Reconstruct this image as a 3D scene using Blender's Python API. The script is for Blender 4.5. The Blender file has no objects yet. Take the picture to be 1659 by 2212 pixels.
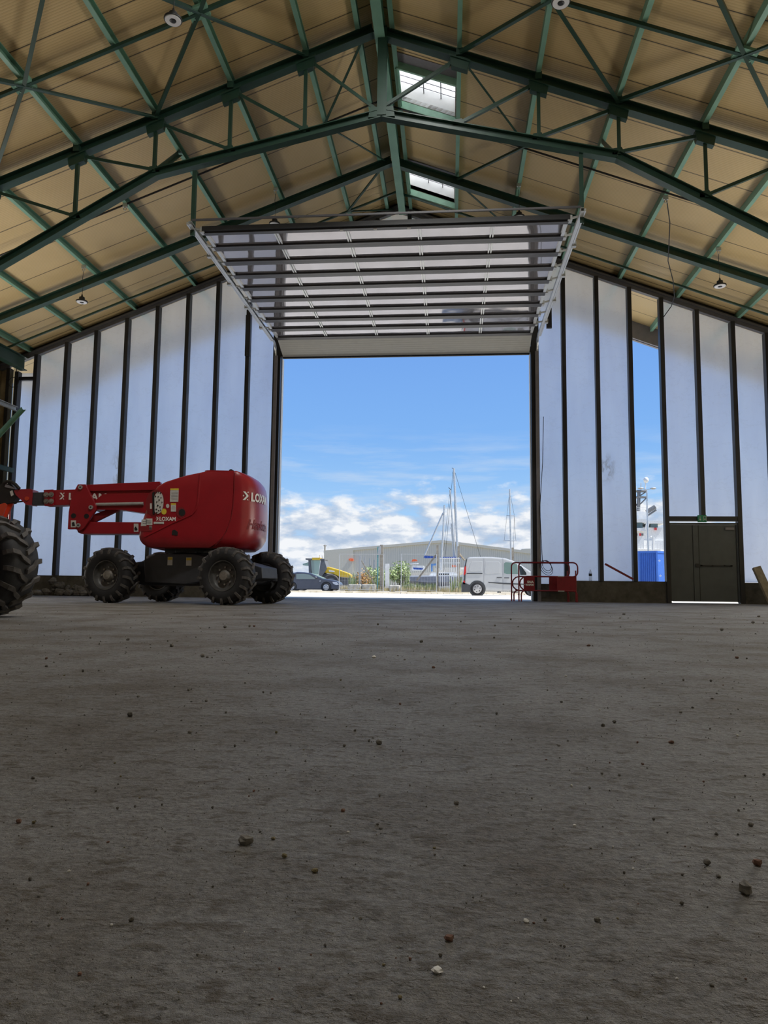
import bpy, math, random
from mathutils import Vector, Matrix
random.seed(7)
SC = bpy.context.scene
COL = SC.collection
PI = math.pi
R = math.radians

# ------------------------------------------------------------------ camera
W, H = 1659.0, 2212.0
FPX, PITCH, YAW, ROLL, CAMH = 1600.1, 0.1025, 0.0895, 0.0111, 0.2985
FWD = Vector((-math.sin(YAW) * math.cos(PITCH), math.cos(YAW) * math.cos(PITCH), math.sin(PITCH)))
_r0 = Vector((math.cos(YAW), math.sin(YAW), 0))
_u0 = _r0.cross(FWD)
RGT = _r0 * math.cos(ROLL) + _u0 * math.sin(ROLL)
UPV = _u0 * math.cos(ROLL) - _r0 * math.sin(ROLL)
EYE = Vector((0, 0, CAMH))
cd = bpy.data.cameras.new('camera')
cam = bpy.data.objects.new('camera', cd)
COL.objects.link(cam)
cd.sensor_fit = 'VERTICAL'
cd.sensor_height = 36.0
cd.lens = 36.0 * FPX / H
cd.clip_start = 0.02
cd.clip_end = 2000
cam.matrix_world = Matrix(((RGT.x, UPV.x, -FWD.x, 0), (RGT.y, UPV.y, -FWD.y, 0), (RGT.z, UPV.z, -FWD.z, CAMH), (0, 0, 0, 1)))
SC.camera = cam


def ray(px, py):
    return FWD + RGT * ((px - W / 2) / FPX) + UPV * ((H / 2 - py) / FPX)


def at(px, py, Y):                      # survey: photograph point -> point on the plane y = Y
    d = ray(px, py)
    return EYE + d * (Y / d.y)


def atz(px, py, Z=0.0):
    d = ray(px, py)
    return EYE + d * ((Z - CAMH) / d.z)


# ------------------------------------------------------------------ view, world, sun, daylight
vs = SC.view_settings
SC.display_settings.display_device = 'sRGB'
vs.view_transform = 'Standard'
vs.look = 'None'
vs.gamma = 1.0
vs.use_curve_mapping = False
vs.exposure = 0.0
try:
    cy = SC.cycles
    cy.use_denoising = True
    cy.max_bounces = 10
    cy.diffuse_bounces = 5
    cy.glossy_bounces = 4
    cy.transmission_bounces = 8
    cy.transparent_max_bounces = 12
    cy.sample_clamp_indirect = 6.0
    cy.caustics_reflective = False
    cy.caustics_refractive = True
except Exception:
    pass


def lin(c):
    return tuple((x / 255 / 12.92) if x / 255 <= 0.04045 else ((x / 255 + 0.055) / 1.055) ** 2.4 for x in c)


def C(r, g, b, a=1.0):
    return lin((r, g, b)) + (a,)


class NT:                                # small node-tree helper
    def __init__(s, tree):
        s.t = tree
        s.t.nodes.clear()

    def n(s, kind, **kw):
        nd = s.t.nodes.new(kind)
        for k, v in kw.items():
            if k.startswith('i_'):
                key = k[2:]
                nd.inputs[int(key) if key.isdigit() else key].default_value = v
            else:
                setattr(nd, k, v)
        return nd

    def l(s, a, b):
        s.t.links.new(a, b)

    def math(s, op, a, b=None, clamp=False):
        nd = s.n('ShaderNodeMath', operation=op)
        nd.use_clamp = clamp
        for i, x in enumerate((a, b)):
            if x is None:
                continue
            if isinstance(x, (int, float)):
                nd.inputs[i].default_value = x
            else:
                s.l(x, nd.inputs[i])
        return nd.outputs[0]

    def ramp(s, fac, stops, interp='LINEAR'):
        nd = s.n('ShaderNodeValToRGB')
        cr = nd.color_ramp
        cr.interpolation = interp
        while len(cr.elements) < len(stops):
            cr.elements.new(0.5)
        for e, (p, c) in zip(cr.elements, stops):
            e.position = p
            e.color = c if len(c) == 4 else (*c, 1)
        if fac is not None:
            s.l(fac, nd.inputs[0])
        return nd.outputs[0]

    def mix(s, fac, a, b, blend='MIX'):
        nd = s.n('ShaderNodeMix', data_type='RGBA', blend_type=blend)
        for i, x in ((0, fac), (6, a), (7, b)):
            if isinstance(x, (int, float)):
                nd.inputs[i].default_value = x
            elif isinstance(x, tuple):
                nd.inputs[i].default_value = x
            else:
                s.l(x, nd.inputs[i])
        return nd.outputs[2]

    def noise(s, vec, scale, detail=4.0, rough=0.55, scl=None):
        if scl is not None:
            mp = s.n('ShaderNodeMapping')
            mp.inputs['Scale'].default_value = scl
            s.l(vec, mp.inputs[0])
            vec = mp.outputs[0]
        nd = s.n('ShaderNodeTexNoise')
        nd.inputs['Scale'].default_value = scale
        nd.inputs['Detail'].default_value = detail
        nd.inputs['Roughness'].default_value = rough
        s.l(vec, nd.inputs['Vector'])
        return nd.outputs[0]


def build_world():
    w = bpy.data.worlds.new('sky')
    SC.world = w
    w.use_nodes = True
    g = NT(w.node_tree)
    tc = g.n('ShaderNodeTexCoord')
    d = tc.outputs['Generated']
    sep = g.n('ShaderNodeSeparateXYZ')
    g.l(d, sep.inputs[0])
    z = sep.outputs[2]
    sky = g.ramp(z, [(0.0, (0.52, 0.70, 0.93)), (0.10, (0.36, 0.62, 0.95)), (0.2, (0.22, 0.465, 0.90)),
                     (0.30, (0.185, 0.40, 0.86)), (1.0, (0.13, 0.30, 0.70))])
    # heaped clouds low over the horizon
    n1 = g.noise(d, 15.0, 7.0, 0.56, (1.0, 1.0, 2.3))
    mp = g.n('ShaderNodeMapping')
    mp.inputs['Location'].default_value = (0.012, 0.0, 0.011)
    g.l(d, mp.inputs[0])
    n2 = g.noise(mp.outputs[0], 15.0, 7.0, 0.56, (1.0, 1.0, 2.3))
    cover = g.ramp(z, [(0.0, (0.68,) * 3), (0.045, (0.70,) * 3), (0.085, (0.65,) * 3), (0.115, (0.53,) * 3), (0.14, (0.36,) * 3), (0.2, (0.2,) * 3), (0.32, (0.26,) * 3), (0.7, (0.40,) * 3)])
    den = g.math('ADD', n1, cover)
    mask = g.ramp(g.math('SUBTRACT', den, 0.55), [(0.385, (0, 0, 0)), (0.60, (1, 1, 1))], 'EASE')
    shade = g.math('ADD', g.math('MULTIPLY', g.math('SUBTRACT', n1, n2), 4.0), 0.62, True)
    ccol = g.ramp(shade, [(0.15, C(178, 197, 222)), (0.62, C(212, 222, 236)), (0.95, C(244, 247, 251))])
    # thin streaks higher up
    n3 = g.noise(d, 7.0, 5.0, 0.6, (1.0, 1.0, 9.0))
    band = g.ramp(z, [(0.07, (0.0,) * 3), (0.12, (0.75,) * 3), (0.17, (0.5,) * 3), (0.22, (0.0,) * 3)])
    wis = g.math('MULTIPLY', g.ramp(n3, [(0.46, (0, 0, 0)), (0.72, (1, 1, 1))]), band)
    c1 = g.mix(wis, sky, C(200, 218, 240))
    c2 = g.mix(mask, c1, ccol)
    below = g.ramp(z, [(0.0, (0, 0, 0)), (0.002, (1, 1, 1))])
    c3 = g.mix(below, (0.45, 0.43, 0.38, 1), c2)
    bg = g.n('ShaderNodeBackground')
    g.l(c3, bg.inputs[0])
    bg.inputs[1].default_value = SKY_STRENGTH
    out = g.n('ShaderNodeOutputWorld')
    g.l(bg.outputs[0], out.inputs[0])


SKY_STRENGTH = 1.0
build_world()

SUN_E, SUN_EL = 7.0, 56
sd = bpy.data.lights.new('sun', 'SUN')
sd.energy = SUN_E
sd.angle = R(0.6)
sd.color = (1.0, 0.955, 0.87)
sun = bpy.data.objects.new('sun', sd)
COL.objects.link(sun)
sv = Vector((math.cos(R(SUN_EL)), -0.075 * math.sin(R(SUN_EL)), math.sin(R(SUN_EL)))).normalized()   # towards the sun
sun.rotation_euler = sv.to_track_quat('Z', 'Y').to_euler()
sun.location = (40, -3, 60)

# hall measurements
XR, ZR, SLOPE = -1.477, 11.016, 0.3831       # ridge line and roof pitch (underside of the purlins)
XW_L, XW_R = -13.0, 9.9                       # side walls
YG = 20.0                                     # glazed gable
YB = -26.0                                    # rear of the hall
PUR = 0.16                                    # purlin depth
PURLIN_X = {1: -2.776, 2: -4.228, 3: -5.702, 4: -7.254, 5: -8.985, 6: -10.596, 7: -12.079,
            -1: 0.157, -2: 1.617, -3: 3.056, -4: 4.5705, -5: 6.067, -6: 7.621, -7: 9.05}


def zroof(x, dz=0.0):
    return ZR - SLOPE * abs(x - XR) + dz


def area(name, loc, rot, sx, sy, power, color):
    l = bpy.data.lights.new(name, 'AREA')
    l.shape = 'RECTANGLE'
    l.size, l.size_y = sx, sy
    l.energy = power
    l.color = color
    o = bpy.data.objects.new(name, l)
    o.location = loc
    o.rotation_euler = rot
    COL.objects.link(o)
    return o


# daylight lamps under the rooflights, and added fill lamps by the side walls
SKYL_Y = [(-21.0, -19.6), (-16.6, -15.2), (-12.3, -10.9), (-7.9, -6.5), (-3.6, -2.2), (0.7, 2.1), (5.0, 6.4), (9.6, 10.9), (14.12, 15.3), (17.85, 18.93)]
SKYL_X = (-1.09, 0.09)
for (y0, y1) in SKYL_Y[1:8]:
    xm = sum(SKYL_X) / 2
    area('rooflight_daylight', (xm, (y0 + y1) / 2, zroof(xm, 0.1)), (0, 0, 0), 1.0, 1.2, {5.0: 420, 9.6: 115}.get(y0, 24), (1.0, 0.985, 0.96))
for sx, xx in ((1, XW_L + 0.25), (-1, XW_R - 0.25)):      # unseen fill lamps inside the side walls, added to brighten the ceiling
    for yy in (13.2, 15.2, 17.2):
        area('side_fill', (xx + sx * 0.75, yy, 2.0), (0, -sx * R(90 + 38), -sx * R(46)), 1.6, 1.8, 106, (1.0, 0.96, 0.90))
    area('side_fill', (xx, -4.0, 2.3), (0, -sx * R(90 + 25), 0), 2.6, 16.0, 55, (1.0, 0.96, 0.90))

# ------------------------------------------------------------------ materials
MATS = {}


def base_mat(name):
    m = bpy.data.materials.new(name)
    m.use_nodes = True
    g = NT(m.node_tree)
    out = g.n('ShaderNodeOutputMaterial')
    return m, g, out


def paint(name, col, rough=0.5, metal=0.0, var=0.12, scale=6.0, bump=0.0, bscale=40.0, coat=0.0, spec=0.5):
    """plain painted / metal / rubber surface with a little mottling"""
    m, g, out = base_mat(name)
    p = g.n('ShaderNodeBsdfPrincipled')
    tc = g.n('ShaderNodeTexCoord')
    n = g.noise(tc.outputs['Object'], scale, 4.0, 0.6)
    f = g.ramp(n, [(0.3, (1 - var,) * 3), (0.7, (1 + var,) * 3)])
    c = g.mix(1.0, (*col[:3], 1), f, 'MULTIPLY')
    g.l(c, p.inputs['Base Color'])
    p.inputs['Roughness'].default_value = rough
    p.inputs['Metallic'].default_value = metal
    p.inputs['Coat Weight'].default_value = coat
    p.inputs['Coat Roughness'].default_value = 0.22
    p.inputs['Specular IOR Level'].default_value = spec
    if bump:
        b = g.n('ShaderNodeBump')
        b.inputs['Strength'].default_value = bump
        b.inputs['Distance'].default_value = 0.01
        g.l(g.noise(tc.outputs['Object'], bscale, 3.0), b.inputs['Height'])
        g.l(b.outputs[0], p.inputs['Normal'])
    g.l(p.outputs[0], out.inputs[0])
    MATS[name] = m
    return m


paint('green', (0.022, 0.062, 0.043), 0.42, var=0.15, scale=3)  # the purlins' paint again, with the shade on the trusses darkened in
paint('green_lit', (0.33, 0.56, 0.41), 0.5)  # trimmer green with the rooflight's glow put into the paint
paint('steel_dark', (0.016, 0.0155, 0.018), 0.45, var=0.15)
paint('rail_grey', (0.085, 0.083, 0.09), 0.45, var=0.1)
paint('grey_frame', (0.22, 0.21, 0.23), 0.45, var=0.1)
paint('aluminium', (0.62, 0.63, 0.62), 0.35, 0.6, var=0.06)
paint('galvanised', (0.50, 0.51, 0.50), 0.45, 0.5, var=0.12, scale=20)
paint('anodised', (0.060, 0.058, 0.062), 0.4, 0.2, var=0.1)
paint('door_panel', (0.50, 0.49, 0.45), 0.5, var=0.04)
paint('concrete', (0.10, 0.093, 0.08), 0.9, var=0.35, scale=5, bump=0.3)
paint('door_grey', (0.082, 0.092, 0.098), 0.45, var=0.12, scale=4)
paint('red', (0.31, 0.010, 0.018), 0.34, var=0.10, scale=4, coat=0.25)
paint('red_orange', (0.58, 0.06, 0.02), 0.4, var=0.1)
paint('red_dark', (0.20, 0.010, 0.014), 0.5)
paint('barrier_red', (0.22, 0.008, 0.015), 0.45, var=0.12, scale=12)
paint('rubber', (0.017, 0.017, 0.019), 0.7, var=0.25, scale=12, bump=0.2)
paint('rubber_worn', (0.085, 0.078, 0.074), 0.85, var=0.35, scale=14, bump=0.3)
paint('chassis', (0.045, 0.047, 0.055), 0.5, var=0.2, scale=6)
paint('rim', (0.10, 0.098, 0.095), 0.5, 0.3, var=0.4, scale=9)
paint('hub', (0.30, 0.28, 0.25), 0.45, 0.5, var=0.35, scale=14)
paint('black', (0.012, 0.012, 0.013), 0.5, var=0.2)
paint('white', (0.86, 0.85, 0.82), 0.5, var=0.03)
paint('sticker', (0.62, 0.61, 0.58), 0.5, var=0.10, scale=30)
paint('yellow_sticker', (0.72, 0.55, 0.05), 0.5)
paint('lens', (0.72, 0.72, 0.74), 0.25, 0.0, var=0.05)
paint('wood', (0.30, 0.26, 0.19), 0.8, var=0.3, scale=8)
paint('van_white', (0.55, 0.56, 0.56), 0.3, var=0.02, coat=0.4)
paint('plastic_dark', (0.06, 0.065, 0.07), 0.55)
paint('car_paint', (0.085, 0.092, 0.12), 0.28, 0.3, var=0.05, coat=0.6)
paint('yellow', (0.80, 0.52, 0.03), 0.4, var=0.06, coat=0.2)
paint('machine_grey', (0.16, 0.165, 0.17), 0.5)
paint('tail_red', (0.65, 0.03, 0.03), 0.25, coat=0.5)
paint('wheel_silver', (0.55, 0.55, 0.56), 0.35, 0.5)
paint('timber_post', (0.33, 0.29, 0.23), 0.85, var=0.25)
paint('pole_grey', (0.45, 0.46, 0.46), 0.5, 0.3)
paint('teal', (0.10, 0.32, 0.33), 0.5)
paint('hull_grey', (0.33, 0.335, 0.38), 0.45)
paint('boat_white', (0.78, 0.78, 0.76), 0.35)
paint('boat_blue', (0.04, 0.10, 0.42), 0.5)
paint('blue_mid', (0.16, 0.33, 0.62), 0.6)
paint('orange', (0.85, 0.16, 0.05), 0.5)
paint('mast', (0.60, 0.62, 0.62), 0.35, 0.5)
paint('container_blue', (0.05, 0.16, 0.55), 0.45, var=0.08)
paint('ship_white', (0.80, 0.80, 0.78), 0.4)
paint('ship_glass', (0.10, 0.16, 0.18), 0.15)
paint('block', (0.55, 0.53, 0.48), 0.9, var=0.25, scale=6, bump=0.3)
paint('stone', (0.20, 0.185, 0.16), 0.9, var=0.4, scale=60, bump=0.4, bscale=200)
paint('stone_dark', (0.10, 0.09, 0.075), 0.9, var=0.4, scale=60)
paint('stone_red', (0.16, 0.085, 0.06), 0.9, var=0.3, scale=60)
paint('stone_white', (0.62, 0.60, 0.56), 0.8, var=0.2, scale=60)
paint('stone_moss', (0.16, 0.13, 0.065), 0.9, var=0.3, scale=60)
paint('rubble', (0.15, 0.14, 0.125), 0.95, var=0.5, scale=9, bump=0.5)
paint('grass_dry', (0.56, 0.48, 0.27), 0.9, var=0.3, scale=3)
paint('grass_green', (0.34, 0.40, 0.18), 0.85, var=0.35, scale=3)
paint('leaf', (0.40, 0.48, 0.24), 0.7, var=0.4, scale=4)
paint('bush_orange', (0.62, 0.38, 0.16), 0.9, var=0.2)
paint('exit_green', (0.02, 0.25, 0.13), 0.4)
paint('board', (0.33, 0.26, 0.15), 0.7, var=0.25, scale=3)
paint('shed_plain', (0.50, 0.49, 0.43), 0.6, var=0.04)
paint('plastic_clear', (0.55, 0.60, 0.66), 0.15)


def mat_ceiling():
    m, g, out = base_mat('ceiling_lining')
    p = g.n('ShaderNodeBsdfPrincipled')
    geo = g.n('ShaderNodeNewGeometry')
    sep = g.n('ShaderNodeSeparateXYZ')
    g.l(geo.outputs['Position'], sep.inputs[0])
    y = sep.outputs[1]
    t = g.math('FRACT', g.math('ADD', y, 40.27))
    edge = g.math('ABSOLUTE', g.math('SUBTRACT', t, 0.5))
    joint = g.ramp(edge, [(0.486, (0, 0, 0)), (0.493, (1, 1, 1))])          # open joint between lining sheets, 1 m apart
    rib = g.math('PINGPONG', g.math('MULTIPLY', y, 20.0), 0.5)
    n = g.noise(geo.outputs['Position'], 0.9, 3.0, 0.5)
    col = g.ramp(n, [(0.3, (0.60, 0.44, 0.215, 1)), (0.7, (0.68, 0.505, 0.255, 1))])
    ribc = g.mix(g.ramp(rib, [(0.0, (1, 1, 1)), (0.14, (0, 0, 0))]), col, (0.48, 0.345, 0.165, 1))
    c = g.mix(joint, ribc, (0.07, 0.052, 0.03, 1))
    g.l(c, p.inputs['Base Color'])
    p.inputs['Roughness'].default_value = 0.42
    p.inputs['Specular IOR Level'].default_value = 0.4
    b = g.n('ShaderNodeBump')
    b.inputs['Strength'].default_value = 0.35
    b.inputs['Distance'].default_value = 0.01
    g.l(rib, b.inputs['Height'])
    g.l(b.outputs[0], p.inputs['Normal'])
    g.l(p.outputs[0], out.inputs[0])
    MATS['ceiling'] = m


def mat_floor():
    m, g, out = base_mat('dusty_concrete')
    p = g.n('ShaderNodeBsdfPrincipled')
    geo = g.n('ShaderNodeNewGeometry')
    P = geo.outputs['Position']
    big = g.noise(P, 0.35, 5.0, 0.6)
    mid = g.noise(P, 1.7, 6.0, 0.68)
    streak = g.noise(P, 1.1, 6.0, 0.65, (0.7, 1.1, 1.0))
    fine = g.noise(P, 95.0, 5.0, 0.72)
    crumb = g.noise(P, 34.0, 6.0, 0.75)
    c = g.ramp(big, [(0.32, (0.275, 0.262, 0.24)), (0.68, (0.375, 0.362, 0.338))])
    c = g.mix(g.ramp(mid, [(0.44, (0, 0, 0)), (0.64, (0.9,) * 3)]), c, (0.165, 0.135, 0.095, 1))
    c = g.mix(g.ramp(streak, [(0.52, (0, 0, 0)), (0.72, (0.45,) * 3)]), c, (0.185, 0.165, 0.14, 1))
    c = g.mix(1.0, c, g.ramp(fine, [(0.28, (0.55,) * 3), (0.72, (1.32,) * 3)]), 'MULTIPLY')
    # crumbs of dark dirt and small pits
    dirt = g.math('MULTIPLY', g.ramp(crumb, [(0.53, (0, 0, 0)), (0.62, (1, 1, 1))]), g.ramp(mid, [(0.36, (0.15,) * 3), (0.6, (1, 1, 1))]))
    c = g.mix(g.math('MULTIPLY', dirt, 0.8), c, (0.095, 0.078, 0.052, 1))
    fleck = g.noise(P, 21.0, 8.0, 0.62, (1.0, 1.6, 1.0))
    c = g.mix(g.math('MULTIPLY', g.ramp(fleck, [(0.555, (0, 0, 0)), (0.615, (1, 1, 1))]), 0.7), c, (0.115, 0.088, 0.052, 1))
    v = g.n('ShaderNodeTexVoronoi')
    v.inputs['Scale'].default_value = 75.0
    g.l(P, v.inputs['Vector'])
    sp = g.noise(P, 7.0, 4.0, 0.6)
    pit = g.math('MULTIPLY', g.ramp(v.outputs['Distance'], [(0.14, (1, 1, 1)), (0.30, (0, 0, 0))]), g.ramp(sp, [(0.49, (0, 0, 0)), (0.60, (1, 1, 1))]))
    c = g.mix(g.math('MULTIPLY', pit, 0.55), c, (0.085, 0.070, 0.048, 1))  # self-shadow of the pits darkened into the colour
    g.l(c, p.inputs['Base Color'])
    p.inputs['Roughness'].default_value = 0.6
    p.inputs['Specular IOR Level'].default_value = 0.4
    h = g.math('ADD', g.math('MULTIPLY', crumb, 1.1), g.math('MULTIPLY', fine, 0.30))
    h = g.math('SUBTRACT', h, g.math('MULTIPLY', pit, 0.20))
    h = g.math('ADD', h, g.math('MULTIPLY', fleck, 1.3))
    h = g.math('ADD', h, g.math('MULTIPLY', g.noise(P, 5.0, 3.0, 0.5), 1.4))
    b = g.n('ShaderNodeBump')
    b.inputs['Strength'].default_value = 1.0
    b.inputs['Distance'].default_value = 0.026
    g.l(h, b.inputs['Height'])
    g.l(b.outputs[0], p.inputs['Normal'])
    g.l(p.outputs[0], out.inputs[0])
    MATS['floor'] = m


def mat_yard(name, a, b_, sc=0.8):
    m, g, out = base_mat(name)
    p = g.n('ShaderNodeBsdfPrincipled')
    geo = g.n('ShaderNodeNewGeometry')
    n = g.noise(geo.outputs['Position'], sc, 6.0, 0.6)
    g.l(g.ramp(n, [(0.35, a), (0.65, b_)]), p.inputs['Base Color'])
    p.inputs['Roughness'].default_value = 0.9
    g.l(p.outputs[0], out.inputs[0])
    MATS[name] = m


def mat_film():
    """milky glazing sheet: scatters the daylight behind it; a few stains and creases of its own"""
    m, g, out = base_mat('milky_sheet')
    geo = g.n('ShaderNodeNewGeometry')
    P = geo.outputs['Position']
    n = g.noise(P, 1.2, 4.0, 0.6, (1.6, 1.0, 0.35))
    col = g.ramp(n, [(0.35, (0.83, 0.85, 0.90, 1)), (0.65, (0.88, 0.90, 0.94, 1))])
    cr = g.noise(P, 1.0, 5.0, 0.6, (1.1, 1.0, 1.9))
    crease = g.ramp(g.math('ABSOLUTE', g.math('SUBTRACT', cr, 0.5)), [(0.0, (1, 1, 1)), (0.012, (0, 0, 0))])
    col = g.mix(g.math('MULTIPLY', crease, 0.10), col, (0.52, 0.50, 0.46, 1))
    mask = None
    for (cx, cz, sx, sz) in ((-9.35, 3.55, 0.30, 0.75), (4.15, 3.55, 0.35, 0.5)):      # two brown scuffs
        s = g.n('ShaderNodeVectorMath', operation='SUBTRACT')
        g.l(P, s.inputs[0])
        s.inputs[1].default_value = (cx, YG, cz)
        sc_ = g.n('ShaderNodeVectorMath', operation='MULTIPLY')
        g.l(s.outputs[0], sc_.inputs[0])
        sc_.inputs[1].default_value = (1 / sx, 0.0, 1 / sz)
        ln = g.n('ShaderNodeVectorMath', operation='LENGTH')
        g.l(sc_.outputs[0], ln.inputs[0])
        k = g.ramp(ln.outputs['Value'], [(0.2, (1, 1, 1)), (1.0, (0, 0, 0))], 'EASE')
        mask = k if mask is None else g.math('ADD', mask, k, True)
    sn = g.noise(P, 2.0, 5.0, 0.6, (1.6, 1.0, 0.8))
    band = g.ramp(g.math('ABSOLUTE', g.math('SUBTRACT', sn, 0.52)), [(0.0, (1, 1, 1)), (0.05, (0, 0, 0))])
    col = g.mix(g.math('MULTIPLY', g.math('MULTIPLY', mask, band), 0.5), col, (0.42, 0.37, 0.31, 1))
    tl = g.n('ShaderNodeBsdfTranslucent')
    g.l(col, tl.inputs[0])
    tr = g.n('ShaderNodeBsdfRefraction', distribution='BECKMANN')
    g.l(col, tr.inputs[0])
    tr.inputs['Roughness'].default_value = 0.52
    tr.inputs['IOR'].default_value = 1.15
    mx = g.n('ShaderNodeMixShader')
    mx.inputs[0].default_value = 0.6
    g.l(tl.outputs[0], mx.inputs[1])
    g.l(tr.outputs[0], mx.inputs[2])
    gl = g.n('ShaderNodeBsdfDiffuse')
    g.l(col, gl.inputs[0])
    m2 = g.n('ShaderNodeMixShader')
    m2.inputs[0].default_value = 0.10
    g.l(mx.outputs[0], m2.inputs[1])
    g.l(gl.outputs[0], m2.inputs[2])
    g.l(m2.outputs[0], out.inputs[0])
    MATS['film'] = m


def mat_translucent(name, col, tl_fac=0.8, trans=0.0):
    m, g, out = base_mat(name)
    tl = g.n('ShaderNodeBsdfTranslucent')
    tl.inputs[0].default_value = col
    df = g.n('ShaderNodeBsdfDiffuse')
    df.inputs[0].default_value = col
    mx = g.n('ShaderNodeMixShader')
    mx.inputs[0].default_value = tl_fac
    g.l(df.outputs[0], mx.inputs[1])
    g.l(tl.outputs[0], mx.inputs[2])
    o = mx.outputs[0]
    if trans:
        tp = g.n('ShaderNodeBsdfTransparent')
        m2 = g.n('ShaderNodeMixShader')
        m2.inputs[0].default_value = trans
        g.l(o, m2.inputs[1])
        g.l(tp.outputs[0], m2.inputs[2])
        o = m2.outputs[0]
    g.l(o, out.inputs[0])
    MATS[name] = m


def mat_acrylic():
    """double acrylic pane of the overhead door: see-through with a strong gloss"""
    m, g, out = base_mat('acrylic_pane')
    geo = g.n('ShaderNodeNewGeometry')
    gl = g.n('ShaderNodeBsdfGlossy')
    gl.inputs['Roughness'].default_value = 0.04
    gl.inputs['Color'].default_value = (0.66, 0.64, 0.67, 1)
    b = g.n('ShaderNodeBump')
    b.inputs['Strength'].default_value = 0.25
    b.inputs['Distance'].default_value = 0.02
    g.l(g.noise(geo.outputs['Position'], 1.3, 2.0, 0.4), b.inputs['Height'])
    g.l(b.outputs[0], gl.inputs['Normal'])
    tp = g.n('ShaderNodeBsdfTransparent')
    tp.inputs[0].default_value = (0.55, 0.55, 0.58, 1)
    df = g.n('ShaderNodeBsdfDiffuse')
    df.inputs[0].default_value = (0.6, 0.58, 0.62, 1)
    m0 = g.n('ShaderNodeMixShader')
    m0.inputs[0].default_value = 0.4
    g.l(tp.outputs[0], m0.inputs[1])
    g.l(df.outputs[0], m0.inputs[2])
    fr = g.n('ShaderNodeLayerWeight')
    fr.inputs[0].default_value = 0.5
    fac = g.ramp(fr.outputs['Fresnel'], [(0.0, (0.08,) * 3), (0.12, (0.35,) * 3), (0.35, (0.75,) * 3), (1.0, (1,) * 3)])
    mx = g.n('ShaderNodeMixShader')
    g.l(fac, mx.inputs[0])
    g.l(m0.outputs[0], mx.inputs[1])
    g.l(gl.outputs[0], mx.inputs[2])
    g.l(mx.outputs[0], out.inputs[0])
    MATS['acrylic'] = m


def mat_glass(name, tint, gloss=0.12, trans=0.75):
    m, g, out = base_mat(name)
    tp = g.n('ShaderNodeBsdfTransparent')
    tp.inputs[0].default_value = tint
    gl = g.n('ShaderNodeBsdfGlossy')
    gl.inputs['Roughness'].default_value = 0.03
    df = g.n('ShaderNodeBsdfDiffuse')
    df.inputs[0].default_value = tint
    m0 = g.n('ShaderNodeMixShader')
    m0.inputs[0].default_value = trans
    g.l(df.outputs[0], m0.inputs[1])
    g.l(tp.outputs[0], m0.inputs[2])
    mx = g.n('ShaderNodeMixShader')
    mx.inputs[0].default_value = gloss
    g.l(m0.outputs[0], mx.inputs[1])
    g.l(gl.outputs[0], mx.inputs[2])
    g.l(mx.outputs[0], out.inputs[0])
    MATS[name] = m


def mat_cladding():
    m, g, out = base_mat('ribbed_cladding')
    p = g.n('ShaderNodeBsdfPrincipled')
    geo = g.n('ShaderNodeNewGeometry')
    sep = g.n('ShaderNodeSeparateXYZ')
    g.l(geo.outputs['Position'], sep.inputs[0])
    x = g.math('ADD', sep.outputs[0], g.math('MULTIPLY', sep.outputs[1], 1.0))
    w_ = g.math('PINGPONG', g.math('MULTIPLY', x, 3.6), 0.5)
    c = g.ramp(w_, [(0.0, (0.45, 0.455, 0.42)), (0.2, (0.55, 0.55, 0.50)), (0.5, (0.57, 0.57, 0.52))])
    g.l(c, p.inputs['Base Color'])
    b = g.n('ShaderNodeBump')
    b.inputs['Distance'].default_value = 0.1
    b.inputs['Strength'].default_value = 0.5
    g.l(w_, b.inputs['Height'])
    g.l(b.outputs[0], p.inputs['Normal'])
    p.inputs['Roughness'].default_value = 0.6
    g.l(p.outputs[0], out.inputs[0])
    MATS['cladding'] = m


mat_ceiling()
mat_floor()
mat_yard('yard', (0.60, 0.57, 0.50), (0.70, 0.67, 0.60))
mat_yard('verge', (0.34, 0.29, 0.20), (0.50, 0.45, 0.35), 1.5)
mat_yard('asphalt', (0.20, 0.20, 0.20), (0.26, 0.26, 0.25))
mat_film()
mat_translucent('rooflight', (0.93, 0.93, 0.92, 1), 0.88, 0.25)
mat_translucent('side_sheet', (0.80, 0.74, 0.60, 1), 0.7)
mat_acrylic()
mat_glass('glass_green', (0.45, 0.62, 0.56, 1), 0.15, 0.6)
mat_glass('glass_dark', (0.08, 0.10, 0.11, 1), 0.2, 0.5)
mat_glass('bottle_plastic', (0.90, 0.93, 0.97, 1), 0.10, 0.75)
mat_cladding()


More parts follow.
